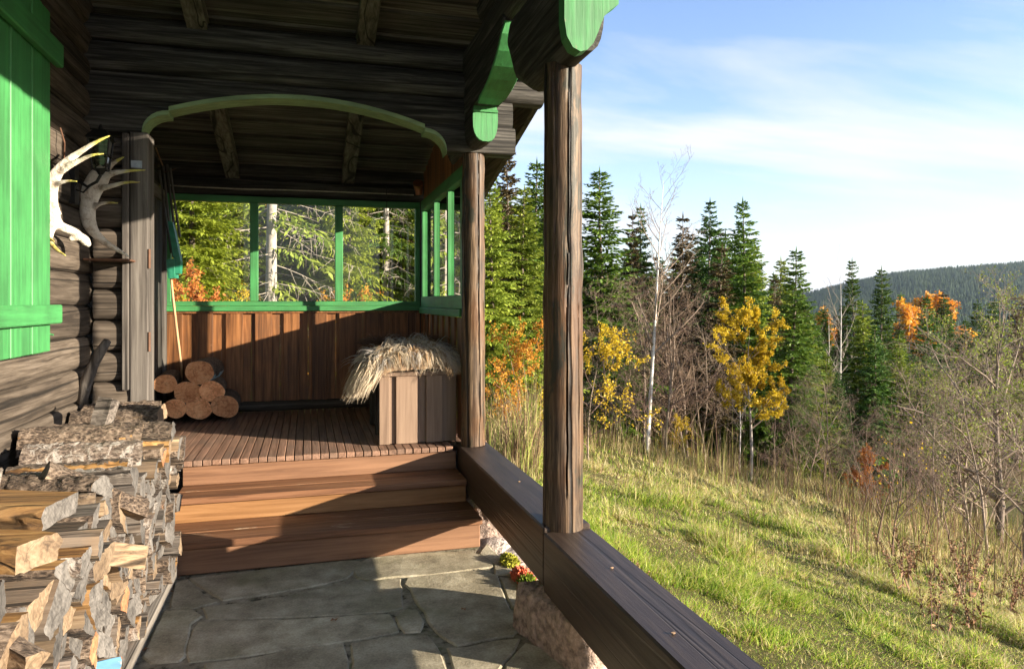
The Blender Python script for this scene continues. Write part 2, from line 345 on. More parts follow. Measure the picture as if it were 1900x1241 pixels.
foliage('leaf_green', [(0.10, 0.16, 0.02), (0.20, 0.27, 0.03), (0.36, 0.36, 0.05)], 0.5, 0.4, 2.2, 0.15)
foliage('grass', None, 0.5, 0.42, attr=True)
foliage('weed', None, 0.7, 0.25, attr=True)
foliage('fleece', None, 0.6, 0.15, attr=True)
plain('twig_grey', (0.215, 0.165, 0.122), 0.85, 0, 8, 0.3)
plain('twig_mauve', (0.165, 0.115, 0.075), 0.85, 0, 8, 0.3)
plain('twig_pale', (0.24, 0.21, 0.17), 0.85, 0, 8, 0.3)
plain('twig_brown', (0.15, 0.095, 0.07), 0.85, 0, 8, 0.3)
plain('trunk_spruce', (0.13, 0.10, 0.08), 0.9, 0, 12, 0.4, 0.6)
plain('trunk_grey', (0.30, 0.27, 0.235), 0.9, 0, 12, 0.35, 0.6)
def birch_mat():
    m, nt, b, out = nodes_of('birch_bark')
    v = ocoord(nt); n = noise_n(nt, mapping(nt, v, (1, 1, 6)), 4, 5, 0.7); n2 = noise_n(nt, mapping(nt, v, (1, 1, 3)), 14, 3, 0.6)
    c = ramp(nt, mathn(nt, 'ADD', mathn(nt, 'MULTIPLY', n, 0.6), mathn(nt, 'MULTIPLY', n2, 0.4)), [(0.38, (0.05, 0.045, 0.04)), (0.46, (0.55, 0.52, 0.47)), (0.7, (0.72, 0.69, 0.63))])
    nt.links.new(c, b.inputs['Base Color']); b.inputs['Roughness'].default_value = 0.7
birch_mat()
def ground_mat():
    m, nt, b, out = nodes_of('meadow_soil')
    v = ocoord(nt, False); n = noise_n(nt, v, 0.5, 8, 0.65); f = noise_n(nt, v, 18, 5, 0.7)
    c = ramp(nt, mathn(nt, 'ADD', mathn(nt, 'MULTIPLY', n, 0.6), mathn(nt, 'MULTIPLY', f, 0.4)),
             [(0.35, (0.04, 0.045, 0.014)), (0.5, (0.085, 0.08, 0.028)), (0.65, (0.17, 0.135, 0.06))])
    nt.links.new(c, b.inputs['Base Color']); b.inputs['Roughness'].default_value = 1.0; b.inputs['Specular IOR Level'].default_value = 0.1
    bump(nt, b, f, 0.8, 0.05)
ground_mat()
plain('far_forest_floor', (0.028, 0.05, 0.022), 1.0, 0, 0.02, 0.4, 0, 0.0)
foliage('far_spruce', [(0.018, 0.038, 0.016), (0.032, 0.06, 0.022), (0.05, 0.078, 0.028)], 0.8, 0.1, 0.02, 0.0)

# ------------------------------------------------------------------ mesh helpers
class MB:
    def __init__(s): s.v = []; s.f = []; s.m = []
    def add(s, vs, fs, mi=0):
        o = len(s.v); s.v += [tuple(p) for p in vs]
        for f in fs: s.f.append(tuple(i+o for i in f)); s.m.append(mi)
        return o
    def box(s, lo, hi, mi=0, bev=0.0, jit=0.0, rng=None):
        x0, y0, z0 = lo; x1, y1, z1 = hi
        if bev <= 0:
            vs = [(x0,y0,z0),(x1,y0,z0),(x1,y1,z0),(x0,y1,z0),(x0,y0,z1),(x1,y0,z1),(x1,y1,z1),(x0,y1,z1)]
            s.add(vs, [(0,3,2,1),(4,5,6,7),(0,1,5,4),(1,2,6,5),(2,3,7,6),(3,0,4,7)], mi); return
        b = min(bev, (x1-x0)*.4, (y1-y0)*.4, (z1-z0)*.4)
        bm = bmesh.new(); bmesh.ops.create_cube(bm, size=1)
        for v in bm.verts: v.co = Vector(((x0+x1)/2+v.co.x*(x1-x0), (y0+y1)/2+v.co.y*(y1-y0), (z0+z1)/2+v.co.z*(z1-z0)))
        bmesh.ops.bevel(bm, geom=bm.edges[:], offset=b, segments=1, affect='EDGES')
        bm.verts.index_update()
        s.add([v.co for v in bm.verts], [[v.index for v in f.verts] for f in bm.faces], mi); bm.free()
    def tube(s, pts, rr, n=8, mi=0, cap=True, capm=None, flat=None, wob=0.0, seed=0, sq=2.0):
        """swept tube; rr radius or (rw, rh); flat = reference up vector; sq superellipse power"""
        pts = [Vector(p) for p in pts]; k = len(pts)
        up = Vector(flat) if flat is not None else None
        rings = []; prev = None
        for i, p in enumerate(pts):
            t = (pts[min(i+1, k-1)]-pts[max(i-1, 0)])
            t = t.normalized() if t.length > 1e-9 else Vector((0, 0, 1))
            if up is not None:
                a = t.cross(up)
                if a.length < 1e-5: a = t.orthogonal()
                a.normalize(); b = a.cross(t).normalized()
            else:
                if prev is None: a = t.orthogonal().normalized()
                else:
                    a = prev - t*prev.dot(t)
                    a = a.normalized() if a.length > 1e-6 else t.orthogonal().normalized()
                b = t.cross(a).normalized()
            prev = a
            r = rr[i] if isinstance(rr, (list,)) else rr
            ra, rb = r if isinstance(r, tuple) else (r, r)
            ring = []
            for j in range(n):
                th = 2*math.pi*j/n; c, q = math.cos(th), math.sin(th)
                if sq != 2.0:
                    c = math.copysign(abs(c)**(2/sq), c); q = math.copysign(abs(q)**(2/sq), q)
                w = 1.0
                if wob: w += wob*mnoise.noise(Vector((seed*7.3+c*1.3, q*1.3+seed*1.7, i*0.45)))
                ring.append(p + a*(ra*c*w) + b*(rb*q*w))
            rings.append(ring)
        o = len(s.v)
        for ring in rings: s.v += [tuple(q) for q in ring]
        for i in range(k-1):
            for j in range(n):
                j2 = (j+1) % n
                s.f.append((o+i*n+j, o+i*n+j2, o+(i+1)*n+j2, o+(i+1)*n+j)); s.m.append(mi)
        if cap:
            cm = mi if capm is None else capm
            s.f.append(tuple(o+j for j in range(n))[::-1]); s.m.append(cm)
            s.f.append(tuple(o+(k-1)*n+j for j in range(n))); s.m.append(cm)
    def prism(s, poly, vec, mi=0, capm=None):
        """poly list of points, extruded by vec"""
        n = len(poly); vec = Vector(vec)
        a = [Vector(p) for p in poly]; b = [p+vec for p in a]
        o = s.add(a+b, [], mi)
        cm = mi if capm is None else capm
        s.f.append(tuple(o+i for i in range(n))[::-1]); s.m.append(cm)
        s.f.append(tuple(o+n+i for i in range(n))); s.m.append(cm)
        for i in range(n):
            j = (i+1) % n; s.f.append((o+i, o+j, o+n+j, o+n+i)); s.m.append(mi)
    def mesh(s, name, mats, smooth=False):
        me = bpy.data.meshes.new(name); me.from_pydata(s.v, [], s.f)
        for m in (mats if isinstance(mats, (list, tuple)) else [mats]): me.materials.append(MATS[m])
        if len(me.polygons): me.polygons.foreach_set('material_index', np.array(s.m, dtype=np.int32))
        if smooth: me.polygons.foreach_set('use_smooth', np.ones(len(me.polygons), dtype=bool))
        me.update(); return me
    def build(s, name, mats, parent=None, smooth=False):
        return link(name, s.mesh(name, mats, smooth), parent)
def fix_normals(me):
    bm = bmesh.new(); bm.from_mesh(me); bmesh.ops.recalc_face_normals(bm, faces=bm.faces[:]); bm.to_mesh(me); bm.free()
def smooth_by_angle(me, ang=40):
    me.polygons.foreach_set('use_smooth', np.ones(len(me.polygons), dtype=bool))
    try: me.set_sharp_from_angle(angle=rad(ang))
    except Exception: pass
def link(name, me, parent=None):
    o = bpy.data.objects.new(name, me); COL.objects.link(o)
    if parent is not None:
        o.parent = parent; o.matrix_parent_inverse = Matrix.Translation(-Vector(parent.location))
    return o
def tag(o, label=None, cat=None, group=None, kind=None):
    if label: o['label'] = label
    if cat: o['category'] = cat
    if group: o['group'] = group
    if kind: o['kind'] = kind
    return o
def thing(name, label, cat, loc=(0, 0, 0), group=None):
    o = bpy.data.objects.new(name, None); COL.objects.link(o); o.location = loc; o.empty_display_size = 0.1
    return tag(o, label, cat, group, 'thing')
def copy_tree(o, parent=None):
    c = o.copy(); COL.objects.link(c)
    if parent is not None: c.parent = parent
    for ch in list(o.children): copy_tree(ch, c)
    return c
def np_mesh(name, verts, tris, mats, col=None, attr='col', quads=False, smooth=False):
    me = bpy.data.meshes.new(name); nv = len(verts); nf = len(tris); k = tris.shape[1]
    me.vertices.add(nv); me.vertices.foreach_set('co', np.ascontiguousarray(verts, dtype=np.float32).ravel())
    me.loops.add(nf*k); me.loops.foreach_set('vertex_index', np.ascontiguousarray(tris, dtype=np.int32).ravel())
    me.polygons.add(nf); me.polygons.foreach_set('loop_start', np.arange(0, nf*k, k, dtype=np.int32))
    if smooth: me.polygons.foreach_set('use_smooth', np.ones(nf, dtype=bool))
    for m in (mats if isinstance(mats, (list, tuple)) else [mats]): me.materials.append(MATS[m])
    if col is not None:
        a = me.color_attributes.new(attr, 'FLOAT_COLOR', 'POINT')
        c4 = np.ones((nv, 4), dtype=np.float32); c4[:, :3] = col; a.data.foreach_set('color', c4.ravel())
    me.update(calc_edges=True); me.validate(); return me
R = random.Random(11)

# ================================================================== SETTING: ground, floor
def sstep(a, b, x):
    t = min(1.0, max(0.0, (x-a)/(b-a))); return t*t*(3-2*t)
def H(x, y):
    xe = max(x, 1.5)
    if xe > 26: xe = 26+(xe-26)*0.55
    if xe > 95: xe = 95+(xe-95)*0.1
    ye = max(-10.0, min(y, 140.0))
    z = 0.295-0.25*xe-0.038*ye
    if x < 1.5: z -= 0.02*(1.5-max(x, -8))*0.0
    r = math.hypot(x, y)
    am = 0.20*sstep(2, 7, x)
    z += am*mnoise.noise(Vector((x*0.45, y*0.45, 3.1)))+am*0.5*mnoise.noise(Vector((x*1.3, y*1.3, 7.7)))
    z += 0.6*sstep(30, 90, r)*mnoise.noise(Vector((x*0.03, y*0.03, 1.0)))*3
    return z
def build_ground():
    na = 240; rs = [0.0]
    r = 0.7
    while r < 900: rs.append(r); r *= 1.045
    vs = [(0, 0, H(0, 0)-0.05)]; fs = []
    for i, rr in enumerate(rs[1:]):
        for j in range(na):
            a = 2*math.pi*j/na; x, y = rr*math.cos(a), rr*math.sin(a)
            vs.append((x, y, H(x, y)-(0.05 if rr < 2 else 0)))
    for j in range(na): fs.append((0, 1+j, 1+(j+1) % na))
    for i in range(len(rs)-2):
        for j in range(na):
            a, b = 1+i*na+j, 1+i*na+(j+1) % na
            fs.append((a, a+na, b+na, b))
    m = MB(); m.add(vs, fs); o = m.build('ground', 'meadow_soil', None, True); tag(o, kind='structure')
build_ground()
# far wooded hill
def hill_h(x, y):
    d = x*SN+y*CS; u = x*CS-y*SN
    px = 950+FPX*u/max(d, 1)
    prof = [(-3000, -60), (900, 3), (1200, 6), (1400, 9), (1500, 17), (1560, 29), (1600, 38), (1640, 47), (1700, 55), (1760, 61), (1900, 70), (2200, 78), (2700, 50), (6000, 0)]
    h = 0
    for (a, ha), (b, hb) in zip(prof, prof[1:]):
        if a <= px <= b: h = ha+(hb-ha)*(px-a)/(b-a)
    h *= 1.0
    t = sstep(620, 1250, d)
    return -30+(h+30-7)*t+6*mnoise.noise(Vector((x*0.004, y*0.004, 0)))*t+2.0*mnoise.noise(Vector((x*0.015, y*0.015, 5)))*t
def build_hill():
    vs = []; fs = []; nu, nd = 110, 34
    for i in range(nd+1):
        d = 560+1500*(i/nd)**1.3
        for j in range(nu+1):
            u = d*(-0.55+2.0*j/nu); x, y = u*CS+d*SN, d*CS-u*SN
            z = hill_h(x, y) if d < 1300 else hill_h(u/d*1300*CS+1300*SN, 1300*CS-u/d*1300*SN)-(d-1300)*0.12
            vs.append((x, y, z-2))
    for i in range(nd):
        for j in range(nu):
            a = i*(nu+1)+j; fs.append((a, a+1, a+nu+2, a+nu+1))
    m = MB(); m.add(vs, fs); tag(m.build('hill', 'far_forest_floor', None, True), kind='structure')
    rng = np.random.default_rng(5); n = 15000
    dd = 600+680*rng.random(n)**0.7; uu = dd*(0.22+0.62*rng.random(n))
    xs = uu*CS+dd*SN; ys = dd*CS-uu*SN
    V = []; T = []
    base = np.array([[math.cos(a), math.sin(a)] for a in np.linspace(0, 2*math.pi, 6)[:-1]])
    for k in range(n):
        z = hill_h(xs[k], ys[k])-2.5; h = 7+8*rng.random(); r = 1.7+1.5*rng.random(); o = len(V)
        for b in base: V.append((xs[k]+b[0]*r, ys[k]+b[1]*r, z))
        V.append((xs[k], ys[k], z+h))
        for q in range(5): T.append((o+q, o+(q+1) % 5, o+5))
    me = np_mesh('forest', np.array(V), np.array(T), 'far_spruce')
    tag(link('forest', me), 'dense dark spruce forest covering the far blue hill', 'forest', kind='stuff')
build_hill()

# stone floor: mortar bed + flagstones
FLAGS = [
 [(240,575),(400,556),(560,538),(740,517),(870,503),(903,512),(900,530),(850,575),(720,605),(540,636),(370,660),(330,640),(300,620)],
 [(890,522),(930,500),(1000,489),(1160,478),(1330,470),(1385,488),(1415,510),(1420,530),(1300,546),(1180,560),(1050,568),(940,580),(895,572),(882,550)],
 [(290,690),(460,668),(640,640),(760,612),(900,590),(1000,580),(1060,578),(1066,630),(1065,690),(1020,703),(840,715),(660,723),(480,728),(310,730)],
 [(1090,575),(1240,556),(1390,545),(1440,565),(1455,620),(1480,680),(1520,730),(1533,765),(1500,800),(1400,815),(1290,838),(1235,810),(1190,770),(1172,740),(1155,705),(1125,670),(1110,640),(1105,620),(1080,600)],
 [(270,745),(460,740),(660,735),(850,722),(1015,715),(1035,745),(1050,785),(960,800),(850,820),(600,855),(480,872),(380,885),(240,902),(225,870),(240,800)],
 [(1043,727),(1085,697),(1125,702),(1152,745),(1137,783),(1082,786),(1057,762)],
 [(300,908),(450,890),(700,845),(835,828),(848,880),(862,950),(880,1060),(560,1080),(290,1080)],
 [(870,832),(1000,803),(1090,800),(1170,797),(1200,840),(1225,890),(1245,950),(1290,1060),(900,1070),(880,950)],
 [(1250,850),(1320,846),(1400,825),(1528,812),(1505,860),(1470,900),(1430,950),(1400,1060),(1320,1060),(1275,930)],
 [(1452,572),(1520,577),(1562,602),(1552,660),(1550,706),(1500,688),(1482,640)],
 [(178,592),(230,580),(290,640),(345,667),(262,688),(162,690)],
 [(140,702),(240,697),(282,722),(237,752),(228,810),(213,880),(190,900),(90,905),(55,880),(90,800)],
 [(1375,480),(1400,440),(1455,500),(1512,560),(1435,563),(1428,520)],
 [(1482,905),(1555,825),(1650,862),(1750,931),(1840,1040),(1440,1050)],
]
def build_floor():
    b = MB()
    edge = [(-1.3,-1.2),(1.05,-1.2),(1.08,2.6),(1.12,3.5),(1.17,3.85),(1.1,4.1),(1.05,4.36),(1.0,4.8),(-1.3,4.8)]
    b.prism([(x, y, -0.30) for x, y in edge], (0, 0, 0.2955))
    base = b.build('stone_floor', 'mortar'); fix_normals(base.data); tag(base, kind='structure')
    polys = [[tuple(on_z(240+x*0.47368, 800+y*0.47368)[:2]) for x, y in P] for P in FLAGS]
    # the floor goes on towards the viewer
    for (x0, y0, x1, y1) in [(-.7,2.15,-.12,2.62),(-.05,2.1,.62,2.6),(.68,2.05,1.02,2.65),(-.7,1.5,.1,2.08),(.16,1.45,1.0,2.0),(-.7,.7,-.05,1.42),(.02,.75,.55,1.38),(.62,.7,1.0,1.38),(-.7,-.1,.4,.63),(.46,-.1,1.0,.62),(-.7,-1.0,.1,-.18),(.16,-1.0,1.0,-.18)]:
        q = []
        n = 4
        for (ax, ay), (bx, by) in zip([(x0,y0),(x1,y0),(x1,y1),(x0,y1)], [(x1,y0),(x1,y1),(x0,y1),(x0,y0)]):
            for k in range(n): q.append((ax+(bx-ax)*k/n+R.uniform(-.03,.03), ay+(by-ay)*k/n+R.uniform(-.03,.03)))
        polys.append(q)
    for i, P in enumerate(polys):
        # densify + wobble the outline
        Q = []
        for k, (ax, ay) in enumerate(P):
            bx, by = P[(k+1) % len(P)]; L = math.hypot(bx-ax, by-ay); n = max(1, int(L/0.05))
            for t in range(n):
                x, y = ax+(bx-ax)*t/n, ay+(by-ay)*t/n
                w = 0.010
                Q.append((x+w*mnoise.noise(Vector((x*14, y*14, 1))), y+w*mnoise.noise(Vector((x*14, y*14, 9)))))
        cx = sum(p[0] for p in Q)/len(Q); cy = sum(p[1] for p in Q)/len(Q)
        m = MB(); n = len(Q); top = R.uniform(0.0, 0.006)
        def inset(d, z):
            out = []
            for k in range(n):
                a, c = Q[k-1], Q[(k+1) % n]; tx, ty = c[0]-a[0], c[1]-a[1]; l = math.hypot(tx, ty) or 1
                nx, ny = -ty/l, tx/l
                if nx*(cx-Q[k][0])+ny*(cy-Q[k][1]) < 0: nx, ny = -nx, -ny
                out.append((Q[k][0]+nx*d, Q[k][1]+ny*d, z))
            return out
        r0 = inset(-.007, -0.02); r1 = inset(-.006, top-0.006); r2 = inset(0.002, top)
        o = m.add(r0+r1+r2, [])
        for ring in (0, 1):
            for k in range(n):
                k2 = (k+1) % n; m.f.append((o+ring*n+k, o+ring*n+k2, o+(ring+1)*n+k2, o+(ring+1)*n+k)); m.m.append(0)
        m.f.append(tuple(o+2*n+k for k in range(n))); m.m.append(0)
        f = m.build('flagstone', 'flagstone', base); fix_normals(f.data); smooth_by_angle(f.data, 35)
build_floor()

# ================================================================== CABIN
WALLX = -1.30          # outer face of the log wall
ROOF_S = -0.26         # roof falls away from the viewer
def roof_z(y): return 3.40+ROOF_S*(y-5.05)
def log_mesh(p0, p1, rw, rh, seed, mats, n=18, seg=12, sq=2.6, wob=0.05, ends=None):
    p0, p1 = Vector(p0), Vector(p1); m = MB()
    pts = [p0.lerp(p1, i/seg) for i in range(seg+1)]
    m.tube(pts, [(rw, rh)]*(seg+1), n, 0, True, 1, flat=(0, 0, 1), wob=wob, seed=seed, sq=sq)
    me = m.mesh('log', mats); smooth_by_angle(me, 50); return me

lw = thing('log_wall', 'dark weathered log wall beside the stacked firewood', 'wall', (WALLX, 3, 0))
CH = 0.192
for k in range(20):
    z = 1.53+0.096+CH*(k-8)
    y1 = 5.02
    if z > roof_z(5)+0.1: y1 = 5.05+(z-3.45)/ROOF_S
    me = log_mesh((WALLX-0.10, -1.5, z), (WALLX-0.10, y1+(0.05 if k % 2 else 0.0), z), 0.10, CH*0.512, 3+k, ['log_Y', 'grey_X'], 28, 40, 3.9, 0.07)
    link('log', me, lw)
# wall further in along the deck, behind the corner
iw = thing('log_wall', 'dark log wall with the door at the back of the veranda', 'wall', (WALLX, 6, .5))
for k in range(16):
    z = 0.2+CH*k
    link('log', log_mesh((WALLX-0.12, 5.15, z), (WALLX-0.12, 7.35, z), 0.10, CH*0.51, 50+k, ['tar_Y', 'tar_Y'], 14, 8), iw)
dr = bpy.data.objects.new('door', None); COL.objects.link(dr); dr.parent = iw
def sub(o):
    o.matrix_parent_inverse = Matrix.Translation(-Vector(iw.location)); return o
for k in range(6):
    m = MB(); m.box((WALLX-0.01, 6.22+k*0.145, .56), (WALLX+0.03, 6.36+k*0.145, 2.45), bev=.006); sub(m.build('board', 'tar_Z', dr))
for (a, b2) in ((6.12, 6.215), (7.095, 7.17)):
    m = MB(); m.box((WALLX-0.01, a, .52), (WALLX+0.055, b2, 2.55), bev=.006); sub(m.build('door_frame', 'grey_Z', dr))
m = MB(); m.box((WALLX-0.01, 6.12, 2.455), (WALLX+0.05, 7.17, 2.56), bev=.006); sub(m.build('door_frame', 'grey_Y', dr))

# transverse log wall with the arch: stub logs at the corner, beams above
aw = thing('arch_wall', 'dark cross wall of logs with a pale green arch over the steps', 'wall', (-1.2, 5.05, 0))
SX1 = -1.08
for k in range(14):
    z = 1.53+CH*(k-8)
    if z > 2.60 or z < .05: continue
    link('log', log_mesh((WALLX+0.02, 5.05, z), (SX1+R.uniform(-.008, .008), 5.05, z), 0.10, CH*0.506, 90+k, ['log_X', 'grey_Y'], 24, 4, 3.6, 0.05), aw)
link('corner_board', (lambda mm: (mm.box((SX1-0.035, 4.925, 1.0), (SX1+0.006, 4.952, 2.60), bev=.006), mm.mesh('corner_board', 'grey_Z'))[1])(MB()), aw)
# arch profile on the cross beam; outline in (x, z)
def arch_pts(off=0.0):
    L = []
    def arc(x0, z0, x1, z1, bul, n):
        for i in range(n+1):
            t = i/n; L.append((x0+(x1-x0)*t, z0+(z1-z0)*t+bul*4*t*(1-t)))
    c = -0.035; hw = 0.815
    L.append((c-hw-0.155, 2.615))
    for i in range(1, 8):
        t = i/7*math.pi/2; L.append((c-hw-0.155+0.155*(1-math.cos(t)), 2.615+0.145*math.sin(t)))
    L.append((c-hw, 2.785))
    for i in range(1, 17):
        t = i/16; L.append((c-hw+2*hw*t, 2.785+0.135*4*t*(1-t)))
    L.append((c+hw, 2.760))
    for i in range(1, 8):
        t = i/7*math.pi/2; L.append((c+hw+0.155*math.sin(t), 2.615+0.145*math.cos(t)))
    return L
AP = arch_pts()
YF, YB = 4.955, 5.145
for (zl, zh, x0_, x1, seed) in ((2.615, 2.80, WALLX-.05, -.035, 1), (2.615, 2.80, -.035, 1.44, 1), (2.80, 2.985, WALLX-.05, 1.42, 2)):
    m = MB()
    # beams cut by the arch: build columns of quads between arch line and beam top
    xs = [x for x in sorted(set([x0_]+[p[0] for p in AP]+[x1]+[1.05+0.1*i for i in range(4)])) if x0_ <= x <= x1]
    def low(x, side):
        if x <= AP[0][0] or x >= AP[-1][0]: return zl
        best = []
        for (a, b2) in zip(AP, AP[1:]):
            if a[0] <= x <= b2[0]:
                if b2[0]-a[0] < 1e-6: best += [a[1], b2[1]]
                else: best.append(a[1]+(b2[1]-a[1])*(x-a[0])/(b2[0]-a[0]))
        v = best[0] if side < 0 else best[-1]
        return v
    for xa, xb in zip(xs, xs[1:]):
        la, lb = max(zl, low(xa+1e-6, 1)), max(zl, low(xb-1e-6, -1))
        if la >= zh-0.004 and lb >= zh-0.004: continue
        la, lb = min(la, zh-.002), min(lb, zh-.002)
        prof = []
        for q, (yy, f) in enumerate(((0.020, 0.0), (0.004, 0.16), (0.0, 0.5), (0.004, 0.84), (0.018, 1.0))): prof.append((yy, f))
        ring = []
        for (x, l) in ((xa, la), (xb, lb)):
            A = [(x, YF+yy, zl+(zh-zl)*f) for yy, f in prof if zl+(zh-zl)*f > l+.003]
            A = [(x, YF+(0.02 if l <= zl+.001 else 0.002), l)]+A
            while len(A) < 6: A.insert(1, A[0])
            B = [(x, 2*5.05-p[1], p[2]) for p in A][::-1]
            ring.append(A+B)
        n = 12
        m.add(ring[0]+ring[1], [(j, (j+1) % n, n+(j+1) % n, n+j) for j in range(n)])
        if xa == xs[0]: m.add(ring[0], [tuple(range(n))])
        if xb == xs[-1]: m.add(ring[1], [tuple(range(n))[::-1]], 1)
    me = m.mesh('log', ['tar_X', 'grey_Y']); bm = bmesh.new(); bm.from_mesh(me); bmesh.ops.remove_doubles(bm, verts=bm.verts[:], dist=1e-5); bmesh.ops.recalc_face_normals(bm, faces=bm.faces[:]); bm.to_mesh(me); bm.free()
    smooth_by_angle(me, 45)
    link('log', me, aw)
link('log', log_mesh((WALLX-0.05, 5.05, 3.085), (1.66, 5.05, 3.085), 0.105, 0.099, 131, ['tar_X', 'grey_Y'], 18, 20, 2.8, 0.06), aw)
link('log', log_mesh((WALLX-0.05, 5.05, 3.27), (1.12, 5.05, 3.27), 0.095, 0.085, 132, ['tar_X', 'grey_Y'], 18, 20, 2.8, 0.06), aw)
# painted arch edging (band that hugs the arch from below)
m = MB(); TH = 0.028
def band(P):
    for a, b2 in zip(P, P[1:]):
        m.add([(a[0],YF-.012,a[1]),(b2[0],YF-.012,b2[1]),(b2[0],YB-.03,b2[1]),(a[0],YB-.03,a[1]),
               (a[0],YF-.012,a[1]-TH),(b2[0],YF-.012,b2[1]-TH),(b2[0],YB-.03,b2[1]-TH),(a[0],YB-.03,a[1]-TH)],
              [(0,1,2,3),(7,6,5,4),(0,4,5,1),(2,6,7,3),(1,5,6,2),(3,7,4,0)])
band(AP[:8]); band(AP[8:25]); band(AP[25:])
m.build('arch_trim', 'green_dull', aw)
# door jamb board under the arch, with hinges
jb = thing('door_jamb', 'grey weathered upright board with rusty hinges at the corner', 'jamb', (-1.02, 4.97, .5))
m = MB(); m.box((SX1+.007, 4.935, 0.515), (-0.965, 5.12, 2.612), bev=.008); m.build('board', 'grey_Z', jb)
for z in (1.30, 1.82):
    m = MB(); m.tube([(-0.960, 4.938, z-.06), (-0.960, 4.938, z+.06)], .008, 8); m.build('hinge', 'rust', jb)
m = MB(); m.box((-1.062, 4.927, 2.385), (-1.0, 4.936, 2.43)); m.build('name_plate', 'steel', jb)

# gable logs along the eave, stepping out with green painted ends
gb = thing('eave_beam', 'stack of dark logs along the eave with stepped green ends', 'beam', (1.15, 4.5, 2.65))
GX = 1.15
def gable_log(y0, y1, zc, rw, rh, seed, endmat='green', shape=2.6):
    m = MB(); seg = 14
    pts = [(GX, y0+(y1-y0)*i/seg, zc) for i in range(seg+1)]
    m.tube(pts, [(rw, rh)]*(seg+1), 22, 0, True, None, flat=(0, 0, 1), wob=0.05, seed=seed, sq=shape)
    me = m.mesh('log', ['tar_Y']); smooth_by_angle(me, 50); lg = link('log', me, gb)
    e = MB(); e.tube([(GX, y0-.012, zc), (GX, y0-.001, zc)], [(rw*.985, rh*.985), (rw*1.0, rh*1.0)], 22, 0, True, None, flat=(0, 0, 1), wob=0.05, seed=seed, sq=shape)
    em = e.mesh('painted_end', [endmat]); ee = link('painted_end', em, lg)
    ee.matrix_parent_inverse = Matrix.Identity(4)
    ee.matrix_parent_inverse = (Matrix.Translation(-Vector(gb.location)) @ Matrix.Identity(4)).inverted() @ Matrix.Translation(-Vector(gb.location))
    return lg
gable_log(4.70, 5.6, 2.785, 0.088, 0.155, 201)
m = MB(); m.tube([(GX-.085, 4.683, 2.835), (GX+.085, 4.683, 2.835)], .010, 6); m.build('painted_ledge', 'green_X', gb)
crv = [(4.60, 2.870), (4.48, 2.876), (4.36, 2.892), (4.24, 2.922), (4.13, 2.966), (4.03, 3.022), (3.95, 3.09), (3.92, 3.15)]
m = MB(); m.prism([(GX-.088, y, z) for y, z in crv]+[(GX-.088, 3.92, 3.185), (GX-.088, 5.9, 3.185), (GX-.088, 5.9, 2.870)], (.176, 0, 0))
o = m.build('log', 'tar_Y', gb); fix_normals(o.data)
m = MB(); n = len(crv)
for i, (y, z) in enumerate(crv):
    y2, z2 = crv[min(i+1, n-1)]; y1, z1 = crv[max(i-1, 0)]; l = math.hypot(y2-y1, z2-z1); ny, nz = (z2-z1)/l, -(y2-y1)/l
    if nz > 0: ny, nz = -ny, -nz
    hw = .092 if 0 < i < n-1 else .075
    for (a, k) in ((-hw, .002), (hw, .002), (hw*.93, .012), (-hw*.93, .012)): m.v.append((GX+a, y+ny*k, z+nz*k))
for i in range(n-1):
    for j in range(4): m.f.append((4*i+j, 4*i+(j+1) % 4, 4*i+4+(j+1) % 4, 4*i+4+j)); m.m.append(0)
m.f += [(0, 1, 2, 3), tuple(4*(n-1)+j for j in (3, 2, 1, 0))]; m.m += [0, 0]
pe = m.build('painted_end', 'green_Y', o); fix_normals(pe.data)
gable_log(-1.5, 5.6, 3.255, 0.10, 0.10, 203, 'tar_Y')
for k in range(5):
    z = 3.44+0.18*k
    y1 = 5.05+(z+0.06-3.36)/ROOF_S
    gable_log(-1.5, y1, z, 0.10, 0.094, 210+k, 'tar_Y')
# corbel over the front post
cb = thing('corbel', 'short log bracket with a big green end on the front post', 'bracket', (GX, 3.2, 2.7))
m = MB()
prof = []
for (yy, zl, zh) in ((2.87, 2.63, 3.15), (2.95, 2.63, 3.15), (3.2, 2.63, 3.15), (3.5, 2.64, 3.15), (3.68, 2.74, 3.15), (3.80, 2.92, 3.15)):
    prof.append((yy, zl, zh))
pts = [(GX, p[0], (p[1]+p[2])/2) for p in prof]
m.tube(pts, [(0.088, (p[2]-p[1])/2) for p in prof], 24, 0, True, None, flat=(0, 0, 1), wob=0.03, seed=7, sq=2.7)
me = m.mesh('log', ['tar_Y']); smooth_by_angle(me, 50); link('log', me, cb)
# its green face: rounded bottom, waist higher up, flaring to the top
m = MB(); P = [(1.037, 2.83), (1.037, 2.74), (1.048, 2.67), (1.075, 2.625), (1.11, 2.61), (1.14, 2.62), (1.168, 2.65), (1.19, 2.70), (1.205, 2.74), (1.218, 2.77), (1.245, 2.80), (1.285, 2.83), (1.285, 3.1), (1.037, 3.1)]
m.prism([(x, 2.832, z) for x, z in P], (0, 0.07, 0)); o = m.build('painted_end', 'green', cb); fix_normals(o.data)

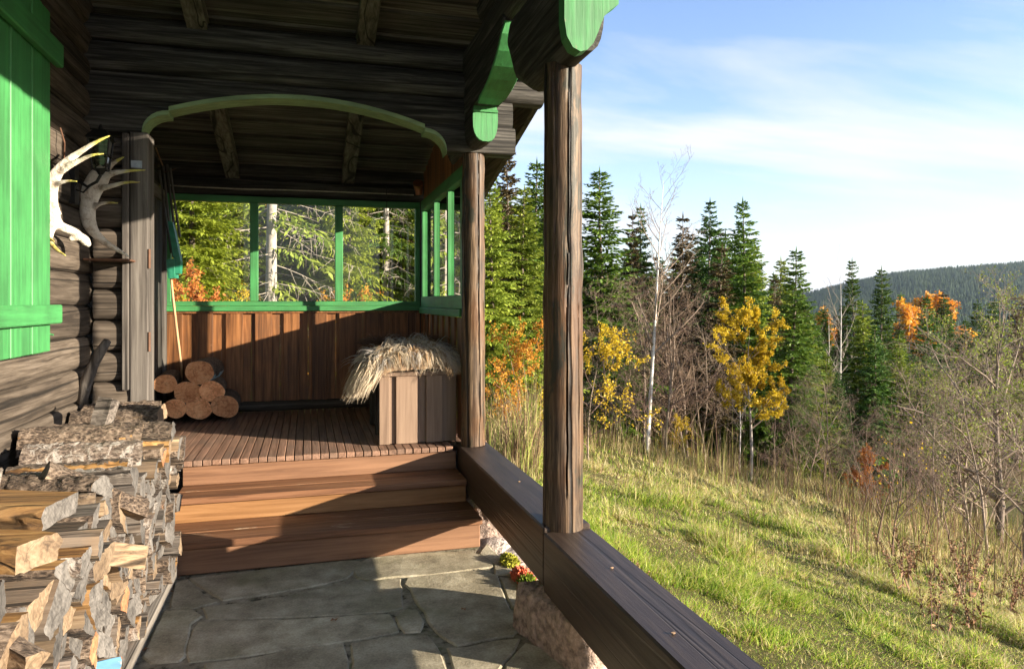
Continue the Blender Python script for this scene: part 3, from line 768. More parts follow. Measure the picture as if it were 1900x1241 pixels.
# roof: boards across, rafters, barge board
rf = thing('veranda_canopy', 'dark boarded ceiling on rafters over the veranda', 'canopy', (0, 5, 3.4))
y = 7.72; k = 0
while y > -1.4:
    w = 0.135+R.uniform(-.012, .012); g = 0.006
    z1, z0 = roof_z(y), roof_z(y-w+g); off = 0.0 if k % 2 else 0.022
    m = MB(); xr = 1.78
    m.add([(-1.7, y, z1+off), (xr, y, z1+off), (xr, y-w-0.02, z0+off+.005), (-1.7, y-w-0.02, z0+off+.005),
           (-1.7, y, z1+off+.022), (xr, y, z1+off+.022), (xr, y-w-0.02, z0+off+.027), (-1.7, y-w-0.02, z0+off+.027)],
          [(0,1,2,3),(7,6,5,4),(0,4,5,1),(2,6,7,3),(1,5,6,2),(3,7,4,0)])
    o = m.build('ceiling_board', 'roof_board', rf); fix_normals(o.data)
    y -= w; k += 1
m = MB(); m.add([(-1.75, 7.9, roof_z(7.9)+.10), (1.80, 7.9, roof_z(7.9)+.10), (1.80, -1.5, roof_z(-1.5)+.10), (-1.75, -1.5, roof_z(-1.5)+.10),
                 (-1.75, 7.9, roof_z(7.9)+.16), (1.80, 7.9, roof_z(7.9)+.16), (1.80, -1.5, roof_z(-1.5)+.16), (-1.75, -1.5, roof_z(-1.5)+.16)],
                [(0,1,2,3),(7,6,5,4),(0,4,5,1),(2,6,7,3),(1,5,6,2),(3,7,4,0)])
m.build('roof_deck', 'tar_X', rf)
def sloped(x0, x1, ya, yb, drop, dep, mat, name, parent):
    m = MB()
    za, zb = roof_z(ya)-drop, roof_z(yb)-drop
    m.add([(x0, ya, za-dep), (x1, ya, za-dep), (x1, yb, zb-dep), (x0, yb, zb-dep), (x0, ya, za), (x1, ya, za), (x1, yb, zb), (x0, yb, zb)],
          [(0,3,2,1),(4,5,6,7),(0,1,5,4),(1,2,6,5),(2,3,7,6),(3,0,4,7)])
    o = m.build(name, mat, parent); fix_normals(o.data); return o
for xc in (-0.685, 0.375):
    sloped(xc-.06, xc+.06, -1.4, 7.25, 0.004, 0.125, 'rafter', 'rafter', rf)
sloped(1.69, 1.735, -1.4, 7.75, -0.005, 0.27, 'log_Y', 'barge_board', rf)
sloped(1.79, 1.83, -1.4, 7.75, -0.10, 0.17, 'log_Y', 'barge_board', rf)

# posts
def post(px, py, z0, z1, r, seed, label):
    m = MB(); seg = 44
    pts = [(px+0.006*mnoise.noise(Vector((seed, i*.3, 0))), py+0.006*mnoise.noise(Vector((seed+9, i*.3, 0))), z0+(z1-z0)*i/seg) for i in range(seg+1)]
    m.tube(pts, [r*(1.02-0.08*i/seg) for i in range(seg+1)], 90, 0, True, None, wob=0.035, seed=seed)
    # a long drying split runs down the shaft
    me = m.mesh('porch_post', ['post'])
    for (ca, cw, dp, za, zb) in ((rad(-100+seed*7), .055, .14, z0+.15, z1), (rad(-62+seed*5), .05, .10, z0, z0+1.1), (rad(-135-seed*3), .05, .10, z0+.9, z1), (rad(-40), .05, .08, z0+.5, z0+1.6), (rad(190), .055, .12, z0, z1)):
        for v in me.vertices:
            if not za < v.co.z < zb: continue
            a = math.atan2(v.co.y-py, v.co.x-px)
            c0 = ca+0.25*mnoise.noise(Vector((v.co.z*1.1, seed+ca, 2)))
            dlt = abs((a-c0+math.pi) % (2*math.pi)-math.pi)
            if dlt < cw:
                f = 1-dp*(1-dlt/cw); v.co.x = px+(v.co.x-px)*f; v.co.y = py+(v.co.y-py)*f
    me.polygons.foreach_set('use_smooth', np.ones(len(me.polygons), dtype=bool)); smooth_by_angle(me, 38)
    tag(link('porch_post', me), label, 'post', 'round veranda posts')
post(GX+0.005, 3.175, 0.492, 2.66, 0.094, 1, 'thick round brown post standing on the rail under the big green bracket')
post(GX, 5.06, 0.512, 2.66, 0.086, 4, 'slimmer round brown post at the deck corner beside the bench')

# rail beams
def beam(name, y0, y1, zt, label):
    m = MB(); m.box((1.04, y0, zt-.275), (1.275, y1, zt), bev=.008); tag(m.build(name, 'beam'), label, 'rail', 'low veranda rail')
beam('rail_beam', 3.125, 5.23, 0.512, 'dark brown squared rail beam running from the steps to the thick post')
beam('rail_beam', -1.2, 3.12, 0.492, 'dark brown squared rail beam running towards the viewer from the thick post')
for (x_, y_, s) in ((1.16, 2.62, .55), (1.12, 2.05, .6), (1.17, 3.95, .5)):
    m = MB(); a = R.uniform(0, 6); zt = .513 if y_ > 3.12 else .493
    P = [(x_+0.010*s*math.cos(a+t)*(1+.5*(t % 2)), y_+.008*s*math.sin(a+t), zt+.003*(t % 2)) for t in range(6)]
    m.prism(P, (0, 0, .0025)); tag(m.build('fallen_leaf', 'leaf_tan'), 'tiny dry leaf lying on the dark rail beam', 'leaf', 'dry leaves on the rail')

# deck
dk = thing('porch_deck', 'raised brown veranda deck of narrow boards', 'deck', (0, 6, .5))
x = WALLX+.06; k = 0
while x < 1.235:
    w = 0.0575; m = MB()
    yf = 5.05+R.uniform(-.004, .004)
    if x > 1.0: yf = 5.20
    m.box((x, yf, .478+R.uniform(-.001, .001)), (x+w-.005, 7.22, .513+R.uniform(-.0015, .0015)), bev=.003)
    m.build('deck_board', 'deck', dk); x += w; k += 1
m = MB(); m.box((WALLX, 5.11, -.05), (1.2, 7.2, .47)); m.build('deck_frame', 'tar_X', dk)
# steps
st = thing('wooden_steps', 'brown stained wooden steps up to the deck', 'steps', (0, 4.7, 0))
XL, XR = -0.79, 1.045
for (nm, lo, hi, mat) in (('riser', (XL, 4.392, .004), (XR-.002, 4.43, .150), 'riser'),
                     ('tread', (XL, 4.37, .151), (XR+.008, 4.565, .191), 'step'), ('tread', (XL, 4.569, .151), (XR+.005, 4.79, .191), 'step'),
                     ('riser', (XL, 4.765, .192), (XR-.012, 4.80, .306), 'riser_low'),
                     ('tread', (XL, 4.745, .307), (XR-.010, 4.915, .347), 'step'), ('tread', (XL, 4.919, .307), (XR-.011, 5.10, .347), 'step'),
                     ('riser', (XL, 5.068, .348), (XR-.02, 5.105, .474), 'riser')):
    m = MB(); m.box(lo, hi, bev=.005); m.build(nm, mat, st)

# back plank wall, logs above, window
pw = thing('plank_wall', 'reddish brown plank wall with proud boards below the long window', 'wall', (0, 7.2, .5))
x = WALLX
BY = 7.20
while x < 1.12:
    m = MB(); m.box((x, BY, .60), (min(x+.128, 1.14), BY+.022, 1.452)); m.build('under_board', 'plank', pw); x += .130
x = -1.262
while x < 1.05:
    m = MB(); m.box((x, BY-.026, .605), (min(x+.150+R.uniform(-.006, .006), 1.10), BY-.001, 1.44), bev=.003); m.build('board', 'plank', pw); x += .2585
m = MB(); m.box((WALLX, BY-.035, 1.441), (1.12, BY+.03, 1.462), bev=.003); m.build('rail', 'plank', pw)
link('log', log_mesh((WALLX, BY+.01, .56), (1.2, BY+.01, .56), .07, .048, 301, ['log_X', 'log_X'], 14, 16), pw)
link('log', log_mesh((WALLX, BY+.07, 2.64), (1.3, BY+.07, 2.64), .10, .09, 302, ['tar_X', 'grey_Y'], 16, 16), pw)
link('log', log_mesh((WALLX, BY+.07, 2.80), (1.3, BY+.07, 2.80), .10, .09, 303, ['tar_X', 'grey_Y'], 16, 16), pw)
m = MB(); m.box((1.085, BY-.05, .52), (1.16, BY+.06, 2.56), bev=.01); m.build('corner_post', 'tar_Z', pw)
wn = thing('window', 'long three pane window with green frame in the back wall', 'window', (0, 7.2, 1.5))
FX0, FX1 = -1.262, 1.083
def bar(lo, hi, nm, mat, par, bev=.004):
    if nm == 'pane':
        m = MB()
        if hi[1]-lo[1] < .01: y = lo[1]; m.add([(lo[0], y, lo[2]), (hi[0], y, lo[2]), (hi[0], y, hi[2]), (lo[0], y, hi[2])], [(0, 1, 2, 3)])
        else: x = lo[0]; m.add([(x, lo[1], lo[2]), (x, hi[1], lo[2]), (x, hi[1], hi[2]), (x, lo[1], hi[2])], [(0, 1, 2, 3)])
        return m.build(nm, mat, par)
    m = MB(); m.box(lo, hi, bev=bev); return m.build(nm, mat, par)
bar((FX0, BY-.02, 2.488), (FX1, BY+.05, 2.548), 'frame', 'green_X', wn)
bar((FX0, BY-.02, 1.535), (FX0+.045, BY+.05, 2.487), 'frame', 'green', wn)
bar((FX1-.045, BY-.02, 1.535), (FX1, BY+.05, 2.487), 'frame', 'green', wn)
bar((FX0, BY-.03, 1.512), (FX1, BY+.05, 1.555), 'frame', 'green_X', wn)
for xm in (-.494, .289): bar((xm-.037, BY-.022, 1.556), (xm+.037, BY+.048, 2.487), 'mullion', 'green', wn)
bar((FX0-.02, BY-.055, 1.463), (FX1+.005, BY+.04, 1.511), 'sill', 'green_X', wn)
for (a, b2) in ((FX0+.046, -.532), (-.456, .251), (.327, FX1-.046)):
    bar((a, BY+.018, 1.556), (b2, BY+.022, 2.487), 'pane', 'glass', wn, 0)
# side wall with its window (along the eave line)
sw = thing('plank_wall', 'brown plank side wall behind the bench', 'wall', (1.15, 6, .5))
yy = 5.16; k = 0
while yy < 7.16:
    off = 0.0 if k % 2 else -.022
    bar((1.105+off, yy, .53), (1.125+off, min(yy+.14, 7.17), 1.43), 'board', 'plank', sw, .002); yy += .13; k += 1
yy = 5.16
while yy < 7.1:
    bar((1.11, yy, 2.56), (1.13, yy+.128, roof_z(yy+.13)-.02), 'board', 'plank', sw, .002); yy += .13
s2 = thing('window', 'narrow green framed window in the side wall past the post', 'window', (1.12, 6.2, 1.5))
bar((1.065, 5.15, 1.437), (1.16, 7.14, 1.495), 'sill', 'green_Y', s2)
bar((1.085, 5.15, 1.496), (1.15, 7.14, 1.60), 'frame', 'green_Y', s2)
bar((1.085, 5.15, 2.455), (1.15, 7.14, 2.555), 'frame', 'green_Y', s2)
for yv, w in ((5.16, .07), (5.72, .05), (6.38, .05), (7.07, .06)): bar((1.088, yv, 1.601), (1.148, yv+w, 2.454), 'mullion' if .06 > w else 'frame', 'green', s2)
for a, b2 in ((5.231, 5.719), (5.771, 6.379), (6.431, 7.069)): bar((1.116, a, 1.601), (1.120, b2, 2.454), 'pane', 'glass', s2, 0)

# stone pier below the front post and boulders by the floor edge
def rock(name, lo, hi, seed, mat, label, rot=0, amp=.05, cat='stone', group=None, sub=4, par=None, sh=2.8):
    bm = bmesh.new(); bmesh.ops.create_icosphere(bm, subdivisions=sub, radius=1)
    c = Vector([(a+b)/2 for a, b in zip(lo, hi)]); h = Vector([(b-a)/2 for a, b in zip(lo, hi)])
    for v in bm.verts:
        p = v.co.copy()
        q = (abs(p.x)**sh+abs(p.y)**sh+abs(p.z)**sh)**(1/sh); p = p/q
        n = mnoise.fractal(p*2.0+Vector((seed, seed*2, 0)), 1.0, 2.0, 5)
        n2 = mnoise.noise(p*1.1+Vector((seed*3, 0, 5)))
        p = p*(1+amp*1.6*n+amp*1.2*n2)
        w = Vector((p.x*h.x, p.y*h.y, p.z*h.z)); w.rotate(Matrix.Rotation(rot, 3, 'Z')); v.co = c+w
    me = bpy.data.meshes.new(name); bm.to_mesh(me); bm.free(); me.materials.append(MATS[mat]); smooth_by_angle(me, 30)
    return tag(link(name, me, par), label, cat, group)
rock('stone_pier', (1.0, 2.76, -.5), (1.42, 3.36, .225), 3, 'rock', 'rough pink granite block carrying the rail under the thick post', .25, .035, sh=9, sub=5)
rock('stone_pier', (1.02, 4.52, -.4), (1.35, 5.2, .225), 8, 'rock', 'pink stone block under the rail next to the steps', .1, .05, sh=5)
for i, (px, py, z, s, mt) in enumerate(((925, 1005, -.02, .17, 'rock_light'), (965, 1025, -.05, .19, 'rock_light'), (1010, 1010, -.1, .2, 'rock_light'), (950, 1045, -.06, .13, 'rock'), (985, 1055, -.08, .15, 'rock'), (1030, 1040, -.12, .2, 'rock'), (905, 985, .0, .12, 'rock'))):
    p = on_z(px, py, z)
    rock('edge_stone', (p.x-s, p.y-s*.8, z-.2), (p.x+s, p.y+s*.8, z+.03), 20+i, mt, 'pale rough stone edging the floor below the rail', R.uniform(0, 3), .07, 'stone', 'rough stones at the floor edge', 3, sh=3)

# ================================================================== THINGS ON THE VERANDA
# window shutter on the log wall
sh = thing('window_shutter', 'bright green board shutter hanging on the log wall', 'shutter', (WALLX, 4.0, 1.4))
YR = 4.135
for k in range(7):
    a = YR-(k+1)*.128; off = .004*(k % 2)
    bar((WALLX+.005, a, 1.30), (WALLX+.040+off, a+.1255, 3.02), 'board', 'green', sh, .004)
bar((WALLX+.046, 3.2, 2.755), (WALLX+.085, YR+.055, 2.875), 'batten', 'green_Y', sh, .006)
bar((WALLX+.046, 3.2, 1.44), (WALLX+.082, YR+.045, 1.535), 'batten', 'green_Y', sh, .006)
m = MB(); m.tube([(WALLX+.01, YR+.01, 1.385), (WALLX+.03, YR+.03, 1.385), (WALLX+.045, YR+.03, 1.38)], .005, 6); m.build('hook', 'green', sh)

# moose antlers
def sweep_flat(m, pts, ws, ths, n=14, nrm=(0, -1, 0)):
    m.tube(pts, [(w, t) for w, t in zip(ws, ths)], n, flat=nrm)
def antler(name, label, origin_y, strokes, vox=.0055):
    m = MB(); tips = []
    for st_ in strokes:
        pts = [on_y(px, py, origin_y+dy) for px, py, dy, w, t in st_]
        k = 6; P = []; W = []; T = []
        for i in range(len(pts)-1):
            for q in range(k):
                s = q/k
                p0 = pts[max(i-1, 0)]; p1 = pts[i]; p2 = pts[i+1]; p3 = pts[min(i+2, len(pts)-1)]
                P.append(0.5*((2*p1)+(p2-p0)*s+(2*p0-5*p1+4*p2-p3)*s*s+(3*p1-p0-3*p2+p3)*s**3))
                W.append(st_[i][3]*(1-s)+st_[i+1][3]*s); T.append(st_[i][4]*(1-s)+st_[i+1][4]*s)
        P.append(pts[-1]); W.append(st_[-1][3]); T.append(st_[-1][4])
        sweep_flat(m, P, W, T)
        if st_[-1][3] < .006: tips.append((pts[-1], (pts[-1]-pts[max(0, len(pts)-3)]).length))
    me = m.mesh(name, 'antler_bone'); fix_normals(me)
    tmp = bpy.data.objects.new('tmp', me); COL.objects.link(tmp)
    r = tmp.modifiers.new('r', 'REMESH'); r.mode = 'VOXEL'; r.voxel_size = vox
    s = tmp.modifiers.new('s', 'SMOOTH'); s.iterations = 3; s.factor = .5
    dg = bpy.context.evaluated_depsgraph_get(); me2 = bpy.data.meshes.new_from_object(tmp.evaluated_get(dg))
    bpy.data.objects.remove(tmp)
    a = me2.attributes.new('tip', 'FLOAT', 'POINT')
    vals = []
    for v in me2.vertices:
        best = 0
        for t, L in tips:
            d = (v.co-t).length; best = max(best, 1-d/(L*0.95))
        vals.append(max(0, best)*1.25)
    a.data.foreach_set('value', np.array(vals, dtype=np.float32))
    me2.materials.clear(); me2.materials.append(MATS['antler_bone'])
    me2.polygons.foreach_set('use_smooth', np.ones(len(me2.polygons), dtype=bool))
    return tag(link(name, me2), label, 'antler', 'pair of moose antlers')
antler('moose_antler', 'bleached moose antler with mossy yellow tines next to the green shutter', 4.28, [
    [(161, 452, .10, .020, .020), (140, 432, .05, .022, .022), (112, 420, .02, .026, .022), (92, 403, 0, .066, .018), (90, 370, -.02, .046, .015), (98, 335, -.03, .036, .013), (118, 306, -.04, .026, .012), (152, 280, -.05, .015, .010), (182, 262, -.06, .010, .008), (204, 252, -.07, .005, .004)],
    [(104, 325, -.03, .020, .012), (122, 312, -.05, .018, .011), (150, 297, -.07, .013, .009), (172, 288, -.09, .009, .007), (194, 286, -.10, .004, .004)],
    [(98, 345, -.02, .018, .010), (112, 339, -.05, .012, .009), (128, 336, -.07, .008, .007), (143, 337, -.09, .004, .004)],
    [(90, 388, 0, .014, .010), (80, 386, -.03, .009, .008), (91, 387, -.08, .004, .004)],
    [(88, 420, 0, .030, .014), (84, 438, -.01, .016, .010), (94, 444, -.05, .010, .008), (101, 449, -.09, .004, .004)],
    [(94, 420, 0, .030, .014), (92, 445, -.02, .016, .010), (104, 462, -.06, .010, .008), (123, 475, -.09, .004, .004)],
    [(90, 400, 0, .040, .016), (78, 425, -.01, .020, .012), (74, 440, -.02, .008, .008)],
    [(165, 456, .12, .012, .014), (158, 446, .09, .024, .024), (148, 440, .07, .022, .022), (128, 444, .05, .014, .016)]])
antler('moose_antler', 'grey moose antler standing on the small shelf by the lantern', 4.80, [
    [(241, 477, -.03, .004, .004), (222, 466, -.02, .012, .012), (200, 453, -.01, .018, .016), (180, 437, 0, .026, .020), (166, 415, 0, .040, .022), (163, 385, 0, .046, .020), (171, 352, 0, .060, .017), (184, 330, 0, .062, .014), (197, 315, -.01, .044, .012)],
    [(192, 322, 0, .028, .012), (205, 307, -.02, .018, .010), (220, 297, -.04, .010, .008), (231, 291, -.06, .004, .004)],
    [(190, 330, 0, .028, .012), (212, 321, -.03, .018, .010), (242, 317, -.05, .010, .008), (271, 316, -.07, .004, .004)],
    [(182, 350, 0, .026, .012), (204, 346, -.03, .016, .010), (232, 339, -.06, .010, .008), (261, 338, -.08, .004, .004)],
    [(172, 385, 0, .026, .012), (184, 379, -.03, .014, .010), (202, 376, -.05, .008, .007), (219, 377, -.07, .004, .004)]])
# shelf under the second antler
p0, p1 = on_y(163, 480, 4.86), on_y(246, 478, 4.86)
m = MB(); m.box((p0.x, 4.76, p0.z-.014), (p1.x, 4.945, p0.z-.002), bev=.003); tag(m.build('wall_shelf', 'rust'), 'small dark shelf board under the grey antler', 'shelf')

# lantern on an iron bracket
lt = thing('wall_lantern', 'black iron wall lantern with glass panes behind the antlers', 'lantern', (-1.28, 4.6, 2.3))
c = on_y(187, 283, 4.62); cx, cy, cz = c
m = MB()
def ring4(z, r): return [(cx+r*math.cos(rad(45+90*i)), cy+r*math.sin(rad(45+90*i)), z) for i in range(4)]
m = MB(); o = m.add(ring4(cz+.075, .095)+ring4(cz+.125, .045)+ring4(cz+.075, .075), [(0,1,5,4),(1,2,6,5),(2,3,7,6),(3,0,4,7),(4,5,6,7),(0,3,2,1)]); m.tube([(cx,cy,cz+.125),(cx,cy,cz+.16)], [.018,.008], 8); m.build('cap', 'iron', lt)
m = MB()
for i in range(4):
    a = ring4(cz+.074, .078)[i]; b2 = ring4(cz-.10, .048)[i]; m.tube([a, b2], .005, 6)
for z, r in ((cz+.070, .078), (cz-.10, .048), (cz-.02, .063)):
    q = ring4(z, r)
    for i in range(4): m.tube([q[i], q[(i+1) % 4]], .005, 6)
m.tube([(cx,cy,cz-.10),(cx,cy,cz-.13)], [.03,.012], 8); m.build('cage', 'iron', lt)
for i in range(4):
    a, b2 = ring4(cz+.068, .074), ring4(cz-.096, .045); j = (i+1) % 4
    m = MB(); m.add([a[i], a[j], b2[j], b2[i]], [(0, 1, 2, 3)]); m.build('pane', 'glass', lt)
m = MB(); m.tube([(cx,cy,cz-.13),(cx-.02,cy,cz-.17),(cx-.07,cy+.01,cz-.20),(cx-.12,cy+.02,cz-.17),(WALLX+.01,cy+.02,cz-.19)], .009, 8)
m.tube([(cx-.05,cy,cz-.19),(cx-.09,cy,cz-.235),(cx-.13,cy,cz-.22),(cx-.12,cy,cz-.18)], .006, 8); m.box((WALLX-.01,cy-.02,cz-.30),(WALLX+.02,cy+.06,cz-.08)); m.build('bracket', 'iron', lt)
wp = [on_x(112, 238, WALLX+.02), on_x(120, 265, WALLX+.05), on_x(119, 300, WALLX+.03), on_x(121, 322, WALLX+.02)]
m = MB(); m.tube(wp, .004, 6); tag(m.build('hanging_cord', 'rust'), 'thin brown cord hanging on the log wall above the antlers', 'cord')

# leaning branch against the wall
bp = [on_y(152, 748, 4.78), on_y(160, 712, 4.76), on_y(172, 678, 4.74), on_y(186, 652, 4.73), on_y(200, 632, 4.72)]
m = MB(); m.tube(bp, [.024, .036, .03, .028, .022], 10, wob=.3, seed=4); o = m.build('driftwood_branch', 'grey_Z', None, True)
tag(o, 'bent grey branch leaning in the corner behind the firewood', 'branch')

# hanging rods, scoop, stick in the deck corner
YC = 6.95
rods = thing('ski_poles', 'bundle of thin dark poles hanging by the door', 'poles', on_y(310, 400, YC))
for k, (a, b2) in enumerate((((296, 316), (318, 470)), ((303, 308), (322, 478)), ((310, 305), (330, 470)), ((316, 312), (334, 440)))):
    m = MB(); m.tube([on_y(a[0], a[1], YC-.03*k), on_y((a[0]+b2[0])/2-1, (a[1]+b2[1])/2, YC-.03*k), on_y(b2[0], b2[1], YC-.03*k)], .010, 8); m.build('pole', 'rod', rods)
m = MB(); m.tube([on_y(281, 250, YC-.02), on_y(292, 282, YC-.02), on_y(302, 308, YC-.03)], .006, 6); m.build('strap', 'stick', rods)
m = MB(); m.tube([on_y(305, 320, YC-.06), on_y(327, 313, YC-.08)], .004, 6); m.build('tie', 'rust', rods)
sc = thing('garden_scoop', 'dark green plastic scoop hanging below the poles', 'scoop', on_y(320, 480, YC))
A = [on_y(px, py, YC-.12) for px, py in ((308, 482), (322, 480), (324, 516), (312, 517))]
m = MB(); m.prism(A, (0.02, .09, 0)); o = m.build('blade', 'plastic_green', sc); fix_normals(o.data)
m = MB(); m.prism([on_y(px, py, YC-.10) for px, py in ((311, 410), (320, 412), (335, 485), (334, 508), (326, 508))], (.01, .05, 0)); o = m.build('handle', 'plastic_green', sc); fix_normals(o.data)
m = MB(); m.tube([on_y(317, 512, 6.9), on_y(322, 560, 6.92), on_y(329, 620, 6.95), on_y(337, 684, 6.98), (on_y(338, 700, 7.0).x, 7.02, .515)], [.010, .011, .011, .010, .009], 8, wob=.25, seed=2)
tag(m.build('walking_stick', 'stick', None, True), 'pale crooked wooden stick leaning on the plank wall', 'stick')

# cable, wall lamp, wire hook
P = [on_y(px, py, 7.155) for px, py in ((312, 344), (360, 347), (450, 351), (540, 353), (650, 357), (768, 362))]
m = MB(); m.tube(P, .006, 6); tag(m.build('cable', 'cable', None, True), 'thin pale cable running along the log above the window', 'cable')
lc = on_y(776, 352, 7.10)
lm = thing('spot_lamp', 'small copper coloured spot lamp at the end of the cable', 'lamp', lc)
m = MB(); m.tube([lc+Vector((-.01,-.06,.055)), lc+Vector((0,-.02,.02)), lc+Vector((.008,0.0,-.05))], [.052,.046,.034], 16); m.build('shade', 'copper', lm, False)
m = MB(); m.tube([lc+Vector((.008,0.0,-.03)), lc+Vector((.01,.06,-.02))], .014, 8); m.build('arm', 'copper', lm)
m = MB(); q = on_y(717, 345, 7.13); m.tube([q, q+Vector((0,0,-.10)), q+Vector((.004,0,-.25)), q+Vector((.012,0,-.285)), q+Vector((.0,0,-.30)), q+Vector((-.008,0,-.285))], .0035, 6)
tag(m.build('wire_hook', 'iron', None, True), 'thin wire hook hanging in front of the last pane', 'hook')

# bench with sheepskins
bn = thing('bench', 'brown plank bench under the sheepskins', 'bench', (.8, 5.9, .513))
BX0, BYF, BZ = .492, 5.215, 1.035
x = BX0
for (x0, x1, off, mat) in ((.492, .568, 0, 'bench'), (.560, .625, .022, 'bench'), (.612, .768, 0, 'bench'), (.755, .85, .022, 'bench'), (.832, .955, 0, 'bench'), (.945, 1.06, .022, 'bench')):
    bar((x0, BYF+off, .518), (x1, BYF+off+.020, 1.008), 'board', mat, bn, .003)
bar((BX0, BYF-.004, 1.009), (1.075, 6.2, 1.04), 'seat', 'bench', bn, .005)
bar((BX0+.01, 5.62, .515), (BX0+.07, 5.68, 1.008), 'leg', 'tar_Z', bn, .004)
bar((BX0+.01, 6.12, .515), (BX0+.07, 6.18, 1.008), 'leg', 'tar_Z', bn, .004)
bar((1.0, 6.12, .515), (1.06, 6.18, 1.008), 'leg', 'tar_Z', bn, .004)
def rvec0(rng): return Vector((rng.gauss(0, 1), rng.gauss(0, 1), rng.gauss(0, 1))).normalized()
def fleece(name, label, path_fn, n, cols, seed, lock_len, wid=.0032):
    """mound surface + long curly locks"""
    rng = random.Random(seed)
    V = []; F = []; C = []
    per = 7
    for k in range(n):
        if k % per == 0:
            P0, O0, gravity, cidx = path_fn(rng); P0 = Vector(P0); O0 = Vector(O0)
            A0 = rng.uniform(0, 6.28); FR = rng.uniform(4, 9); AM = rng.uniform(.3, .8); LL = lock_len*rng.uniform(.55, 1.3)
        p = P0+rvec0(rng)*.016; out = O0+rvec0(rng)*.22
        L = LL*rng.uniform(.75, 1.1); seg = 6
        d = Vector(out).normalized(); pos = Vector(p); w0 = wid*rng.uniform(.5, 1.3)
        a0 = A0+rng.uniform(-.4, .4); fr = FR; amp = AM*rng.uniform(.8, 1.2)
        base = Vector(cols[cidx]); tint = rng.uniform(.6, 1.25); side = d.orthogonal().normalized()
        side2 = d.cross(side); o = len(V)
        for s in range(seg+1):
            t = s/seg
            wv = side*(amp*math.sin(a0+fr*t))+side2*(amp*math.cos(a0+fr*t*0.8))
            dd = (d+wv*.8+Vector((0, 0, -1))*gravity*(t*1.6)).normalized()
            if s: pos = pos+dd*(L/seg)
            if pos.z < BZ+.012 and BX0-.012 < pos.x < 1.08 and pos.y > BYF-.012:
                if pos.y-BYF < .05: pos.y = BYF-.014-rng.random()*.01
                elif pos.x-BX0 < .05: pos.x = BX0-.014-rng.random()*.01
                else: pos.z = BZ+.014
            w = w0*(1-t*.85)
            pr = dd.cross(Vector((0.3, -1, .4))); pr = pr.normalized() if pr.length > 1e-4 else side; p2 = dd.cross(pr)
            for j in range(3):
                an = 2.094*j; V.append(pos+pr*(w*math.cos(an))+p2*(w*math.sin(an))); cc = base*tint*(0.92+.16*t); C.append(tuple(cc))
            if s:
                for j in range(3): F.append((o+(s-1)*3+j, o+(s-1)*3+(j+1) % 3, o+s*3+(j+1) % 3, o+s*3+j))
    me = np_mesh('fleece', np.array([tuple(v) for v in V]), np.array(F), 'fleece', np.array(C), smooth=True)
    return me
CREAM, GREYW, BROWN, TAN = (.68, .58, .43), (.47, .44, .40), (.13, .07, .04), (.40, .27, .15)
ws_ = thing('sheepskin', 'long haired cream and grey sheepskin draped over the bench front', 'sheepskin', (.75, 5.3, BZ))
m = MB(); bm = bmesh.new(); bmesh.ops.create_grid(bm, x_segments=26, y_segments=20, size=1)
def hump(x, y): return BZ+.012+.15*max(0, 1-((x-.76)/.42)**2)*max(0, 1-((y-5.45)/.42)**2)
for v in bm.verts:
    x = .44+.34*(v.co.x+1); y = 5.17+.36*(v.co.y+1); z = hump(x, y)+.02*mnoise.noise(Vector((x*9, y*9, 0)))
    if y < BYF: z -= (BYF-y)*1.5
    if x < BX0: z -= (BX0-x)*1.6
    v.co = (x, y, max(z, .9))
me = bpy.data.meshes.new('hide'); bm.to_mesh(me); bm.free(); me.materials.append(MATS['leaf_tan']); me.polygons.foreach_set('use_smooth', np.ones(len(me.polygons), dtype=bool)); link('hide', me, ws_)
def white_path(rng):
    x = rng.uniform(.44, 1.06); y = BYF+abs(rng.gauss(0, .2)) if rng.random() < .72 else rng.uniform(BYF, 5.75)
    y = min(y, 5.8)
    z = hump(x, y)+.01
    ox = (x-.76)*1.6+rng.gauss(0, 1.1); oy = -.9+(y-BYF)*2.6+rng.gauss(0, .9)
    oz = .35+rng.random()*.6
    c = 0 if rng.random() < .5 else (1 if rng.random() < .5 else 3)
    if y > 5.42 and rng.random() < .75: c = 1
    return (x, y, z), (ox, oy, oz), (1.15 if y < BYF+.16 else .75), c
link('wool', fleece('wool', '', white_path, 7700, [CREAM, GREYW, BROWN, TAN], 3, .18), ws_)['kind'] = 'stuff'
def left_path(rng):
    y = BYF+rng.random()*.35; x = BX0-.02+rng.random()*.06; z = BZ+.03
    c = 0 if y < BYF+.16 else (1 if rng.random() < .6 else 3)
    return (x, y, z), (-1.2+rng.gauss(0, .25), -.35+rng.gauss(0, .4), .25), 1.3, c
link('wool', fleece('wool', '', left_path, 2800, [CREAM, GREYW, BROWN, TAN], 9, .27), ws_)['kind'] = 'stuff'
bs_ = thing('sheepskin', 'dark brown sheepskin lying at the back of the bench', 'sheepskin', (.8, 5.9, BZ))
def brown_path(rng):
    x = rng.uniform(.46, 1.06); y = rng.uniform(5.65, 6.2); z = BZ+.04+.14*max(0, 1-((y-5.9)/.35)**2)
    return (x, y, z), (rng.gauss(0, .7), rng.gauss(-.2, .7), .7), .5, (2 if rng.random() < .8 else 3)
link('wool', fleece('wool', '', brown_path, 2100, [CREAM, GREYW, BROWN, (.24, .13, .07)], 5, .13), bs_)['kind'] = 'stuff'

